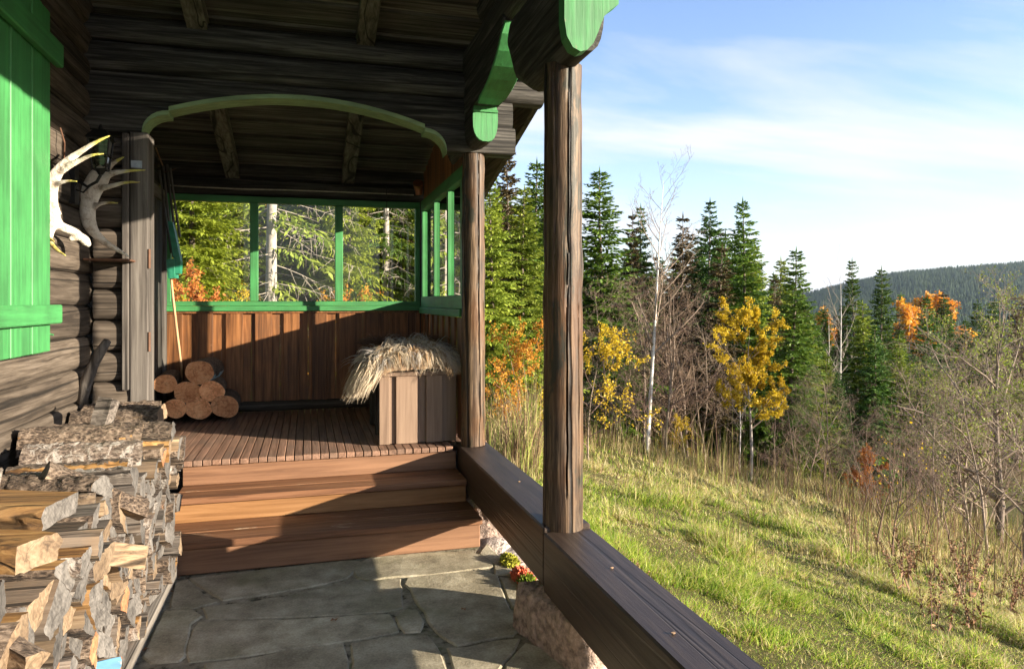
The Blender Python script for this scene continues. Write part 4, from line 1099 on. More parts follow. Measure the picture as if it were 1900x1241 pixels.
# seven short round logs with flaking blue paint, piled on the deck
RL = [((307, 712), 19, 'round log with a split orange end, leftmost in the upper row'), ((348, 728), 22, 'round log in the middle row of the pyramid pile'),
      ((370, 691), 24, 'round log with blue painted side on top of the pile'), ((393, 726), 21, 'round log with blue side in the middle row by the wall'),
      ((325, 758), 19, 'round log half hidden at the left foot of the pile'), ((368, 757), 22, 'round log in the bottom row of the pile, dark top'),
      ((418, 754), 23, 'round log with flaking blue paint at the right foot of the pile')]
for i, ((px, py), rp, lab) in enumerate(RL):
    c = on_y(px, py, 6.62); r = rp*6.25/FPX*.96; m = MB()
    L = .48; seg = 5; a = Vector((.06*(i % 3-1), 1, .01*(i % 2))).normalized()
    n = 24; pts = [c+a*(L*s/seg) for s in range(seg+1)]
    m.tube(pts, [(r*1.08, r*.93)]*(seg+1), n, 0, True, 1, flat=(math.sin(i*.4)*.3, 0, 1), wob=.10, seed=i+3)
    # blue patch on top quads
    me = m.mesh('round_log', ['bark_brown', 'end_round', 'blue_chip'])
    for p in me.polygons:
        if p.material_index == 0 and p.normal.z > (.35 if i in (2, 3, 6) else .75): p.material_index = 2
    fix_normals(me); smooth_by_angle(me, 50)
    tag(link('round_log', me), lab, 'log', 'round logs piled on the deck')

# ------------------------------------------------------------------ the firewood stack
def clip(poly, a, b, c):
    out = []
    for i in range(len(poly)):
        p, q = poly[i], poly[(i+1) % len(poly)]
        dp, dq = a*p[0]+b*p[1]-c, a*q[0]+b*q[1]-c
        if dp <= 0: out.append(p)
        if dp*dq < 0:
            t = dp/(dp-dq); out.append((p[0]+(q[0]-p[0])*t, p[1]+(q[1]-p[1])*t))
    return out
FW = random.Random(21)
BARKS = ['bark_brown', 'bark_birch', 'bark_brown']; SPL = ['split_pale', 'split_grey', 'split_pale', 'split_grey', 'split_grey', 'split_pale', 'split_grey', 'split_yellow']
def wood_piece(poly, x0, x1, tilt=(0, 0), seed=0, bark_side=None, mats=None, fine=False):
    """poly in (y, z) about its centre, extruded along X from x0 to x1 (x1 = visible end), slightly irregular; returns mesh + centre"""
    cy = sum(p[0] for p in poly)/len(poly); cz = sum(p[1] for p in poly)/len(poly)
    Q = []
    for k, (ay, az) in enumerate(poly):
        by, bz = poly[(k+1) % len(poly)]; L = math.hypot(by-ay, bz-az); n = max(1, min(9, int(L/.013))) if not fine else max(1, int(L/.009))
        bul = 0.0
        if k == bark_side and not fine:
            n = max(n, 5); bul = .20*L
            nyy, nzz = (bz-az)/L, -(by-ay)/L
            if nyy*((ay+by)/2-cy)+nzz*((az+bz)/2-cz) < 0: nyy, nzz = -nyy, -nzz
        for t in range(n):
            f_ = t/n; Q.append((ay+(by-ay)*f_+(nyy*bul*4*f_*(1-f_) if bul else 0), az+(bz-az)*f_+(nzz*bul*4*f_*(1-f_) if bul else 0), k))
    seg = 14 if not fine else 54; n = len(Q); V = []; F = []; M = []
    ex = FW.uniform(-.14, .14); ez = FW.uniform(-.14, .14)
    for s in range(seg+1):
        t = s/seg
        for (yy, zz, k) in Q:
            dy, dz = yy-cy, zz-cz
            w = 1+.07*mnoise.noise(Vector((t*2.5+seed, dy*14, dz*14)))+.05*mnoise.noise(Vector((t*2+seed*2, dy*45, dz*45)))
            X = x0+(x1-x0)*t
            if not fine:
                w += (.0045*mnoise.noise(Vector((X*3+seed, dy*130, dz*130)))+.0025*mnoise.noise(Vector((X*9+seed, dy*260, dz*260))))/max(math.hypot(dy, dz), .015)
            if fine:
                fr_ = mnoise.fractal(Vector((X*22+seed, dy*42, dz*42)), 0.9, 2.1, 4); up_ = 1.0 if dz > -.1*abs(dy) else .35
                rl = math.hypot(dy, dz)+1e-6; w += up_*(.011*fr_+.006*abs(mnoise.noise(Vector((X*70, dy*90+seed, dz*90)))))/max(rl, .02)
            if s == seg: X += dy*ex+dz*ez+.006*mnoise.noise(Vector((dy*60, dz*60, seed)))
            V.append((X, cy+dy*w+tilt[0]*(X-x1), cz+dz*w+tilt[1]*(X-x1)))
    m = MB(); o = m.add(V, [])
    for s in range(seg):
        for j in range(n):
            j2 = (j+1) % n; m.f.append((o+s*n+j, o+s*n+j2, o+(s+1)*n+j2, o+(s+1)*n+j))
            m.m.append(1 if Q[j][2] == bark_side or (bark_side is not None and Q[j][2] == bark_side+1) else 0)
    m.f.append(tuple(o+j for j in range(n))[::-1]); m.m.append(2)
    m.f.append(tuple(o+seg*n+j for j in range(n))); m.m.append(2)
    me = m.mesh('firewood', mats); fix_normals(me); smooth_by_angle(me, 32); return me
def bark_pick(Q):
    if FW.random() < .3: return FW.randrange(len(Q))
    cy = sum(q[0] for q in Q)/len(Q); cz = sum(q[1] for q in Q)/len(Q); best = 0; bv = 9
    for k in range(len(Q)):
        my = (Q[k][0]+Q[(k+1) % len(Q)][0])/2-cy; mz = (Q[k][1]+Q[(k+1) % len(Q)][1])/2-cz
        v = my-.5*mz
        if v < bv: best, bv = k, v
    return best
def face_x(y, z):
    # where the visible ends stand; the stack leans back and steps in beside the stairs
    b = -0.71+0.03*math.sin(y*3.1)+.02*math.sin(y*7.7+z*9)
    if y > 4.33: b = -0.83
    return b
Y0, Y1, Z0, Z1 = 1.85, 4.93, .07, .80
pts = []
tries = 0
while len(pts) < 168 and tries < 40000:
    tries += 1
    p = (FW.uniform(Y0, Y1), FW.uniform(Z0, Z1)); r = .066 if p[0] > 2.2 else .085
    if all((p[0]-q[0])**2+((p[1]-q[1])*1.1)**2 > r*r for q in pts): pts.append(p)
ENDN = {'end_grey': 'grey', 'end_cream': 'cream', 'end_orange': 'orange'}
SIDEN = {'split_pale': 'pale split', 'split_grey': 'greyed split', 'split_yellow': 'yellow split'}
count_fw = 0
def add_fw(me, sp, bk, en, where, hasbark):
    lab = '%s firewood with %s, %s end, %s' % (SIDEN[sp], ('birch bark' if bk == 'bark_birch' else 'brown bark') if hasbark else 'no bark', ENDN[en], where)
    tag(link('firewood', me), lab, 'firewood', 'split firewood in the stack')
for i, p in enumerate(pts):
    poly = [(Y0, Z0), (Y1, Z0), (Y1, Z1+.03*math.sin(p[0]*5)), (Y0, Z1+.03*math.sin(p[0]*5))]
    for j, q in enumerate(pts):
        if i == j or abs(p[0]-q[0]) > .5 or abs(p[1]-q[1]) > .5: continue
        a, b = q[0]-p[0], q[1]-p[1]; c = (q[0]**2+q[1]**2-p[0]**2-p[1]**2)/2
        poly = clip(poly, a, b, c)
        if len(poly) < 3: break
    if len(poly) < 3: continue
    cy = sum(q[0] for q in poly)/len(poly); cz = sum(q[1] for q in poly)/len(poly)
    area = .5*abs(sum(poly[k][0]*poly[(k+1) % len(poly)][1]-poly[(k+1) % len(poly)][0]*poly[k][1] for k in range(len(poly))))
    parts = [poly]
    if area > .0062 and FW.random() < .75:
        an = FW.uniform(0, 3.14); a, b = math.cos(an), math.sin(an); c = a*cy+b*cz
        parts = [clip(poly, a, b, c), clip(poly, -a, -b, -c)]
    for P in parts:
        if len(P) < 3: continue
        # drop tiny edges
        Q = [P[k] for k in range(len(P)) if math.hypot(P[k][0]-P[k-1][0], P[k][1]-P[k-1][1]) > .012]
        if len(Q) < 3: continue
        py_ = sum(q[0] for q in Q)/len(Q); pz_ = sum(q[1] for q in Q)/len(Q)
        s = FW.uniform(.82, .95); Q = [(py_+(q[0]-py_)*s, pz_+(q[1]-pz_)*s) for q in Q]
        fx = face_x(py_, pz_)+FW.choice([FW.gauss(0, .014), FW.gauss(-.01, .026)])
        if py_ > 4.33: fx = min(fx, -0.802)
        fx = min(fx, -.62)
        sp, bk, en = FW.choice(SPL), FW.choice(BARKS), FW.choice(['end_grey', 'end_grey', 'end_cream', 'end_grey', 'end_cream', 'end_cream', 'end_orange'] if FW.random() < .5 else ['end_grey'])
        hb = FW.random() < .85
        me = wood_piece(Q, max(fx-.55, WALLX+.02), fx, (FW.uniform(-.05, .05), FW.uniform(-.03, .03)), i*1.7, bark_pick(Q) if hb else None, [sp, bk, en])
        band = 'low in the stack' if pz_ < .3 else ('midway up the stack' if pz_ < .55 else 'high in the stack')
        where = band+(' beside the steps' if py_ > 4.1 else (' before the steps' if py_ > 3.3 else ' near the viewer'))
        add_fw(me, sp, bk, en, where, hb)
# pieces lying on top
def halflog(r, fl=.55, n=9, rot=0):
    P = []
    for k in range(n+1):
        a = -math.pi*(fl-.5)/2+ (math.pi*(1+(fl-.5)))*k/n; P.append((r*math.cos(a), r*math.sin(a)))
    c, s = math.cos(rot), math.sin(rot)
    return [(x*c-y*s, x*s+y*c) for x, y in P]
def wedge(r, ang, rot):
    P = [(0, 0)]
    for k in range(5):
        a = rot-ang/2+ang*k/4; P.append((r*math.cos(a), r*math.sin(a)))
    cy = sum(p[0] for p in P)/6; cz = sum(p[1] for p in P)/6
    return [(p[0]-cy, p[1]-cz) for p in P]
def top_piece(y, z, poly, x0, x1, yaw, pitch, mats, label, bark_from=0, bark_to=99, name='firewood'):
    me = wood_piece(poly, x0, x1, (0, 0), y*3, None, mats, mats[1].startswith('bark') and bark_from < 1)
    # bark on the rounded faces
    for p in me.polygons:
        if p.material_index == 0 and (p.center.z > -.02+.05*bark_from and p.normal.z > bark_from-.35): p.material_index = 1
    c = Vector(((x0+x1)/2, 0, 0)); Mx = Matrix.Translation((0, y, z)) @ Matrix.Translation(c) @ Matrix.Rotation(yaw, 4, 'Z') @ Matrix.Rotation(pitch, 4, 'Y') @ Matrix.Translation(-c)
    me.transform(Mx)
    o = link(name, me); tag(o, label, 'firewood', 'split firewood on top of the stack'); return o
TOP = [ # y, z, poly, x0, x1, yaw, pitch, mats, label, bark threshold
 (4.86, .875, halflog(.06), -1.26, -.88, .10, 0, ['split_pale', 'bark_brown', 'end_cream'], 'bark covered half log, farthest on top of the stack by the door jamb', .2),
 (4.72, .86, halflog(.075, .6), -1.27, -.84, -.08, .02, ['split_yellow', 'bark_brown', 'end_cream'], 'half log with crumbly bark and yellow underside at the stack far end', .2),
 (4.56, .85, halflog(.085, .6), -1.28, -.83, .05, 0, ['split_pale', 'bark_brown', 'end_cream'], 'thick half log with scaly bark just behind the short upright stub', .15),
 (4.38, .845, wedge(.13, 1.1, 1.6), -1.27, -.86, .07, -.02, ['split_pale', 'bark_brown', 'end_cream'], 'pale triangular piece lying on the stack beside the upright stub', .75),
 (4.2, .84, halflog(.07, .6, 9, .3), -1.26, -.70, .03, .02, ['split_pale', 'bark_brown', 'end_grey'], 'half log whose end sticks out over the steps, bark on top', .3),
 (3.86, .85, halflog(.105, .55), -1.29, -.79, .16, .02, ['split_yellow', 'bark_brown', 'end_cream'], 'longest thick bark slab lying on the stack top against the wall', .1),
 (4.05, .82, wedge(.11, 1.0, 1.2), -1.2, -.69, .02, .05, ['split_yellow', 'bark_brown', 'end_cream'], 'yellow split piece on the stack edge just above the top step', .9),
 (3.62, .83, halflog(.085, .6), -1.2, -.74, .1, .03, ['split_grey', 'bark_birch', 'end_grey'], 'birch bark half log lying in front of the long bark slab', .2),
 (3.44, .83, wedge(.12, .8, 1.9), -1.2, -.76, .2, .02, ['split_yellow', 'bark_brown', 'end_grey'], 'wedge with tall grey triangular end and amber side on the stack top', .9),
 (3.26, .84, wedge(.13, 1.0, 1.3), -1.2, -.69, .05, .0, ['split_grey', 'bark_birch', 'end_grey'], 'grey wedge with rounded end on top of the stack', .5),
 (3.08, .83, halflog(.06, .6, 9, -.5), -1.15, -.74, -.3, .0, ['split_pale', 'bark_brown', 'end_grey'], 'small log with flaking bark behind the big yellow slab', .2),
 (2.9, .82, wedge(.10, 1.1, .9), -1.15, -.75, .25, .0, ['split_pale', 'bark_brown', 'end_grey'], 'pale wedge lying behind the big yellow slab', .6),
 (2.62, .905, [(-.12, -.03), (.10, -.04), (.125, -.01), (.11, .025), (-.10, .035), (-.125, .01)], -1.24, -.74, -.26, .03, ['split_yellow', 'bark_brown', 'end_grey'], 'big flat yellow slab with dark flecks on top of the stack', 2),
 (2.34, .87, [(-.075, -.04), (.06, -.05), (.085, .0), (.07, .03), (-.07, .033)], -1.2, -.70, -.34, .02, ['split_yellow', 'bark_brown', 'end_cream'], 'narrower clean yellow slab in front of the flecked slab', 2),
 (2.72, .97, halflog(.035, .8), -1.22, -.98, .3, .1, ['split_pale', 'bark_birch', 'end_cream'], 'short bark stub lying on the big yellow slab', -1),
 (2.12, .82, halflog(.075, .7), -1.2, -.80, .28, .0, ['split_grey', 'bark_brown', 'end_grey'], 'thick bark log in front of the yellow slabs by the wall', .1),
 (2.0, .80, halflog(.07, .8), -1.1, -.72, .10, .0, ['split_pale', 'bark_brown', 'end_grey'], 'squared grey piece with round end at the near edge of the stack', .9),
 (1.86, .82, wedge(.11, 1.1, 1.5), -1.2, -.76, -.05, .0, ['split_pale', 'bark_birch', 'end_grey'], 'grey ended wedge at the near end of the stack top', .7),
 (1.68, .82, halflog(.08, .6), -1.2, -.76, .08, .0, ['split_yellow', 'bark_brown', 'end_cream'], 'nearest half log with cream end on the stack top', .3),
]
for T in TOP: top_piece(*T)
# short upright stub, slanted loose pieces, blue painted board
def free_piece(poly, length, loc, rot, mats, label, bark=.2, name='firewood', cat='firewood'):
    me = wood_piece(poly, -length/2, length/2, (0, 0), loc[1], None, mats)
    for p in me.polygons:
        if p.material_index == 0 and p.normal.z > bark: p.material_index = 1
    me.transform(Matrix.Translation(loc) @ rot); o = link(name, me); tag(o, label, cat, 'split firewood on top of the stack')
RX = lambda a, ax: Matrix.Rotation(a, 4, ax)
free_piece(wedge(.075, 1.6, .5), .17, (-1.03, 4.2, .955), RX(-.15, 'X') @ RX(-1.35, 'Y'), ['split_grey', 'bark_birch', 'end_grey'], 'short stub standing upright on the stack top', .6)
free_piece(wedge(.09, 1.2, 2.2), .42, (-.80, 3.18, .80), RX(.5, 'Z') @ RX(.55, 'Y'), ['split_pale', 'bark_brown', 'end_grey'], 'dark barked piece sticking up at a slant from the stack edge', .2)
free_piece(wedge(.10, .9, 1.2), .40, (-.79, 2.05, .76), RX(-.5, 'Z') @ RX(.35, 'Y'), ['split_pale', 'bark_brown', 'end_cream'], 'flat pale wedge slanting down over the near stack ends', .8)
free_piece(wedge(.08, 1.2, .4), .40, (-.74, 2.75, .70), RX(.12, 'Z') @ RX(.25, 'Y'), ['split_pale', 'bark_brown', 'end_cream'], 'cream ended wedge poking out below the yellow slab', .8)
free_piece([(-.055, -.012), (.055, -.012), (.055, .012), (-.055, .012)], .16, (-.70, 2.72, .27), RX(.2, 'Z') @ RX(1.2, 'X'), ['bright_blue', 'bright_blue', 'end_orange'], 'offcut board with bright blue paint low in the stack', 2, 'painted_offcut')
# sill timber the stack stands on
m = MB(); m.box((-.80, 1.5, .006), (-.705, 4.36, .068), bev=.008); tag(m.build('stack_bearer', 'grey_Y'), 'grey timber lying on the flagstones under the firewood ends', 'timber')
m = MB(); m.box((-1.27, 1.5, .006), (-1.18, 4.9, .068), bev=.008); tag(m.build('stack_bearer', 'grey_Y'), 'grey timber under the stack against the log wall', 'timber')

# a few leaves blown onto the floor
for i, (px, py, lab) in enumerate(((310, 1098, 'curled brown leaf on the flagstones beside the firewood'), (330, 1072, 'small dry leaf at the foot of the steps'), (620, 1150, 'tiny dry leaf in the middle of the flagstones'), (860, 1130, 'little brown leaf on the mossy flagstone'), (268, 1205, 'dry leaf in the floor joint near the stack bearer'))):
    p = on_z(px, py, .009); m = MB(); a = i*1.7; r = .022 if i == 0 else .013
    P = [Vector((p.x+r*math.cos(a+t*1.05)*(1.6 if t % 3 == 0 else .8), p.y+r*math.sin(a+t*1.05), p.z+.008*(t % 2))) for t in range(6)]
    c0 = Vector((p.x, p.y, p.z+.002)); m.add([c0]+P, [(0, 1+t, 1+(t+1) % 6) for t in range(6)])
    tag(m.build('fallen_leaf', 'leaf_brown'), lab, 'leaf', 'dry leaves on the floor')

# ================================================================== VEGETATION
def kite(V, F, p, d, L, w, nrm):
    """one leaf/needle spray: pointed kite"""
    s = d.cross(nrm)
    s = s.normalized() if s.length > 1e-5 else d.orthogonal().normalized()
    o = len(V); V += [p, p+d*(L*.4)+s*(w*.5), p+d*L, p+d*(L*.4)-s*(w*.5)]; F.append((o, o+1, o+2, o+3))
def rvec(rng): return Vector((rng.gauss(0, 1), rng.gauss(0, 1), rng.gauss(0, 1))).normalized()
def to_mesh(name, V, F, mat):
    return np_mesh(name, np.array([tuple(v) for v in V]), np.array(F), mat)

def spruce_meshes(seed, h, rmax, mat, z0=.06, droop=.35, dens=1.0, trunk='trunk_spruce', thin=0.0, dead=0.0, ksc=1.0):
    """returns (trunk mesh, crown mesh [, dead-branch mesh]) in local coords, base at origin"""
    rng = random.Random(seed)
    m = MB(); seg = 10; lean = (rng.uniform(-.02, .02), rng.uniform(-.02, .02)); r0 = h*.009+.03
    ax = lambda z: Vector((lean[0]*z+.03*math.sin(z*.7+seed), lean[1]*z+.03*math.cos(z*.6), z))
    m.tube([ax(h*i/seg)-Vector((0, 0, .3 if i == 0 else 0)) for i in range(seg+1)], [r0*(1-.93*i/seg) for i in range(seg+1)], 8)
    V = []; F = []
    nz = int(h*5.0); 
    db = MB()
    for i in range(nz):
        t = (i+rng.random()*.6)/nz; z = h*(z0+(1-z0)*t)
        R_ = rmax*(1-t)**.9*(1-.25*max(0, (.18-t)/.18))*rng.uniform(.8, 1.12)+.10
        nb = int(rng.uniform(6.5, 9)*dens*(1 if t > .12 else .7))+1
        if t > .9: nb = 4
        a0 = rng.random()*6.28
        for b in range(nb):
            if thin and rng.random() < thin: 
                if dead and rng.random() < dead:
                    a = a0+6.28*b/nb; L = R_*rng.uniform(.4, 1); p = ax(z); d = Vector((math.cos(a), math.sin(a), -.15))
                    pts = [p+d*L*s/4+Vector((0, 0, -.10*L*(s/4)**2)) for s in range(5)]
                    db.tube(pts, [.013, .010, .007, .005, .002], 4, cap=False)
                    for q in range(int(L*7)):
                        s = rng.uniform(.25, 1); e = p+d*L*s+Vector((0, 0, -.10*L*s*s)); dd = (rvec(rng)*.7+d*.4+Vector((0, 0, -.5))).normalized()
                        l2 = rng.uniform(.15, .5); db.tube([e, e+dd*l2*.5, e+dd*l2+rvec(rng)*.06], [.006, .004, .0015], 3, cap=False)
                continue
            a = a0+6.28*b/nb+rng.uniform(-.25, .25); L = R_*rng.uniform(.5, 1.15)
            d0 = Vector((math.cos(a), math.sin(a), 0)); up0 = .45*t+.05*rng.gauss(0, 1); dr = droop*(1-t*.75)*rng.uniform(.7, 1.3)
            zb = z+rng.uniform(-.22, .22)*min(1, (1-t)*3)
            def bp(s): return ax(zb)+d0*(L*s)+Vector((0, 0, L*(up0*s-dr*1.5*s*s+dr*.75*s**3.2)))
            ns = max(3, int(L*5.0*dens)+2)
            side = Vector((-d0.y, d0.x, 0))
            for k in range(1, ns+1):
                s = (k-.3*rng.random())/ns; p = bp(s); tg = (bp(min(1, s+.03))-bp(max(0, s-.03))).normalized()
                tl = (.10+.30*L*(1-s)**.7*(.35+.65*min(1, s*3)))*rng.uniform(.7, 1.2)
                tl = min(tl, .62)
                for sg in (-1, 1):
                    dd = (tg*.75+side*sg*rng.uniform(.6, 1.0)+Vector((0, 0, rng.uniform(-.45, .1)))).normalized()
                    nr = (Vector((0, 0, 1))+rvec(rng)*.55).normalized()
                    kite(V, F, p, dd, tl*ksc**.5, (.085+.09*tl)*ksc, nr)
                    # secondary sprays
                    for q in (.3, .55, .8):
                        if rng.random() < .75:
                            e = p+dd*tl*q; d2 = (dd*.8+side*rng.uniform(-.8, .8)+tg*.4+Vector((0, 0, rng.uniform(-.7, .1)))).normalized()
                            kite(V, F, e, d2, (tl*.5+.06)*ksc**.5, (.07+.07*tl)*ksc, (Vector((0, 0, 1))+rvec(rng)*.8).normalized())
                if rng.random() < .7:
                    kite(V, F, p, (tg*.35+side*rng.uniform(-.5, .5)+Vector((0, 0, -1))).normalized(), rng.uniform(.12, .30)*(1-.5*t), .09, rvec(rng))
            kite(V, F, bp(.85), (bp(1)-bp(.8)).normalized(), .22, .09, (Vector((0, 0, 1))+rvec(rng)*.4).normalized())
    top = ax(h); kite(V, F, top-Vector((0, 0, .25)), Vector((0, 0, 1)), .5, .07, Vector((1, 0, 0))); kite(V, F, top-Vector((0, 0, .25)), Vector((0, 0, 1)), .5, .07, Vector((0, 1, 0)))
    tm = m.mesh('trunk', trunk, True)
    return tm, to_mesh('crown', V, F, mat), (db.mesh('dead_branches', 'twig_pale') if db.v else None)

def branch_tree(seed, h, r0, spread=.5, levels=4, first=.35, upness=.35, kids=(5, 4, 3, 3), mat_t='birch_bark', twig='twig_brown', lean=0.02, leaf=None, nleaf=0, lsize=.07, twig_from=1, lfrac=.42, wig=.12):
    rng = random.Random(seed); T = MB(); W = MB(); tips = []
    def grow(p, d, L, r, lev):
        seg = 5 if lev < 2 else 3; pts = [p]; rr = [r]; q = p; dd = d
        for s in range(seg):
            dd = (dd+rvec(rng)*wig*(1+.4*lev)+Vector((0, 0, upness*.12))).normalized(); q = q+dd*(L/seg); pts.append(q); rr.append(r*(1-(.72 if lev else .97)*(s+1)/seg)+.0012)
        (T if lev < twig_from else W).tube(pts, rr, 7 if lev == 0 else (5 if lev == 1 else 3), cap=False)
        if lev >= 2: tips.append((pts, L))
        if lev >= levels: return
        n = kids[min(lev, len(kids)-1)]
        for k in range(n):
            s = (first if lev == 0 else .2)+(1-(first if lev == 0 else .2))*(k+rng.random())/n
            i = min(int(s*seg), seg-1); f = s*seg-i; e = pts[i].lerp(pts[i+1], f); rl = rr[i]*(1-f)+rr[i+1]*f
            tg = (pts[i+1]-pts[i]).normalized(); o = rvec(rng); o = (o-tg*o.dot(tg)).normalized()
            nd = (tg*(1-spread)+o*spread+Vector((0, 0, upness*.25))).normalized()
            grow(e, nd, L*lfrac*rng.uniform(.6, 1.25)*(1.25-.6*s if lev == 0 else 1), min(rl*.62, r*.5), lev+1)
    grow(Vector((0, 0, -.2)), Vector((rng.uniform(-lean, lean), rng.uniform(-lean, lean), 1)).normalized(), h, r0, 0)
    lv = None
    if leaf:
        V = []; F = []
        for k in range(nleaf):
            pts, L = tips[rng.randrange(len(tips))]
            s = rng.random()*(len(pts)-1); i = min(int(s), len(pts)-2); p = pts[i].lerp(pts[i+1], s-i)+rvec(rng)*lsize*1.6*rng.random()
            z = lsize*rng.uniform(.6, 1.3); kite(V, F, p, (rvec(rng)+Vector((0, 0, -.4))).normalized(), z, z*.75, rvec(rng))
        lv = to_mesh('leaves', V, F, leaf)
    return T.mesh('trunk', mat_t, True), (W.mesh('branches', twig, True) if W.v else None), lv

def make(name, label, cat, meshes, names, group=None):
    root = bpy.data.objects.new(name, None); COL.objects.link(root); tag(root, label, cat, group, 'thing')
    for me, nm in zip(meshes, names):
        if me is None: continue
        o = bpy.data.objects.new(nm, me); COL.objects.link(o); o.parent = root
        if nm in ('leaves', 'seed_heads', 'dead_branches', 'crown'): o['kind'] = 'stuff'
    return root
def place(root, px, dep, py=None, s=1.0, rz=0.0, xy=None, sz=None):
    if xy is None:
        u = (px-950)/FPX; x, y = (u*CS+SN)*dep, (CS-u*SN)*dep
    else: x, y = xy
    root.location = (x, y, H(x, y)-.05); root.rotation_euler = (0, 0, rz); root.scale = (s, s, sz or s)
    return root
def zmax(meshes):
    return max(max(v.co.z for v in me.vertices) for me in meshes if me is not None)
ZM = {}
def zm(meshes):
    k = meshes[0].name
    if k not in ZM: ZM[k] = zmax(meshes)
    return ZM[k]
def height_for(px, dep, ytop):
    u = (px-950)/FPX; x, y = (u*CS+SN)*dep, (CS-u*SN)*dep
    return CAM_H-(ytop-560)*dep/FPX-H(x, y)

SPN = ('trunk', 'crown', 'dead_branches')
VR = random.Random(77)
SPR = {}
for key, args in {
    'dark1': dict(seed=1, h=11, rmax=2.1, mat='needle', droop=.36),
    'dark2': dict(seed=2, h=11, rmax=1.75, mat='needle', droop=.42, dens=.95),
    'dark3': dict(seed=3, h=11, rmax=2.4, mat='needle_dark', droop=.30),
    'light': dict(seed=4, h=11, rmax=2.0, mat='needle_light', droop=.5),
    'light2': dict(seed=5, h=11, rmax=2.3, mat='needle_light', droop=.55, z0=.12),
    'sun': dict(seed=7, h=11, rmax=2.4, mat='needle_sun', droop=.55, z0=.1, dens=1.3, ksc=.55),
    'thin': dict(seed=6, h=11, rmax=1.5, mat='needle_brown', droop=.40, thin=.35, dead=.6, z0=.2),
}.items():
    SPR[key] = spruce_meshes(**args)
first_used = {}
def spruce(key, label, px, dep, ytop, wid=1.0, group='spruces at the forest edge', xy=None, hh=None):
    me = SPR[key]
    root = make('spruce_tree', label, 'tree', me, SPN, group)
    h = hh if hh else height_for(px, dep, ytop)
    s = h/11.0; wid *= VR.uniform(.95, 1.2); place(root, px, dep, s=s*wid, rz=VR.uniform(0, 6.28), xy=xy, sz=s); return root
# the trees that can be told apart
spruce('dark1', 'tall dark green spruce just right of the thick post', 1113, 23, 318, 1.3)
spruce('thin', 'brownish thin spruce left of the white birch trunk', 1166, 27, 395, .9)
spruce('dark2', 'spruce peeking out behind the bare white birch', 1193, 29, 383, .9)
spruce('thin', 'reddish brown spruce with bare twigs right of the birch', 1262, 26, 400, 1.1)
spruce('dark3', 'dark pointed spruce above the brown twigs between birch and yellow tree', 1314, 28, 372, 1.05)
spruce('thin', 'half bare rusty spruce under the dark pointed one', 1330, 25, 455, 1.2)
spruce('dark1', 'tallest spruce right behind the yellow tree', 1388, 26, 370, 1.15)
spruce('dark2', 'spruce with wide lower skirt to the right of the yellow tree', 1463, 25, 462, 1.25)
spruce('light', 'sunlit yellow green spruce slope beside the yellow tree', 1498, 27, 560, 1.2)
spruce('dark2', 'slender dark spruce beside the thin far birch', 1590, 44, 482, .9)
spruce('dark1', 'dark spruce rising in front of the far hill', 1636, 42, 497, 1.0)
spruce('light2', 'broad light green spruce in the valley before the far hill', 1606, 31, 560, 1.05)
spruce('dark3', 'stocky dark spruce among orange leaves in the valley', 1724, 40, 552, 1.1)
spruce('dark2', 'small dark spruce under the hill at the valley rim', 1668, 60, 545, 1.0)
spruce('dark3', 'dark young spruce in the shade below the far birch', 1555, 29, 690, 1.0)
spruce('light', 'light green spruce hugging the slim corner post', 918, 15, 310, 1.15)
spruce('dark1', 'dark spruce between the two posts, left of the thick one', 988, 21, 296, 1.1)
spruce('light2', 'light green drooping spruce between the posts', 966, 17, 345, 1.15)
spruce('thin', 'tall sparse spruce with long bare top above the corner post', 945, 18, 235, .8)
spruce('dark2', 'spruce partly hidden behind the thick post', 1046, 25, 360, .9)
# rows behind (dense dark forest), also behind the back window
ROWLAB = {'dark1': 'dark spruce in the dense forest behind the clearing', 'dark2': 'narrow spruce in the dense forest behind the clearing', 'dark3': 'very dark spruce deep in the forest', 'light': 'lighter spruce in the dense forest', 'thin': 'thin brownish spruce in the dense forest'}
for k in range(56):
    px = 900+(k/55)*640+VR.uniform(-12, 12); dep = VR.uniform(31, 46); key = VR.choice(['dark1', 'dark2', 'dark3', 'light', 'thin'])
    yt = np.interp(px, [900, 1010, 1080, 1140, 1250, 1330, 1420, 1500, 1560], [350, 360, 420, 440, 450, 435, 450, 540, 600])+VR.uniform(-10, 60)
    spruce(key, ROWLAB[key], px, dep, yt, VR.uniform(.85, 1.15), 'spruces deep in the forest')
for k in range(26):
    px = 1500+(k/25)*470+VR.uniform(-15, 15); dep = VR.uniform(48, 90); key = VR.choice(['dark1', 'dark2', 'dark3', 'thin'])
    yt = 575+VR.uniform(-12, 40)-(22 if px > 1690 else 0)
    spruce(key, {'dark1': 'dark spruce down in the valley forest', 'dark2': 'narrow spruce down in the valley forest', 'dark3': 'blackish spruce down in the valley forest', 'thin': 'brownish spruce down in the valley forest'}[key], px, dep, yt, VR.uniform(.9, 1.2), 'spruces in the valley')
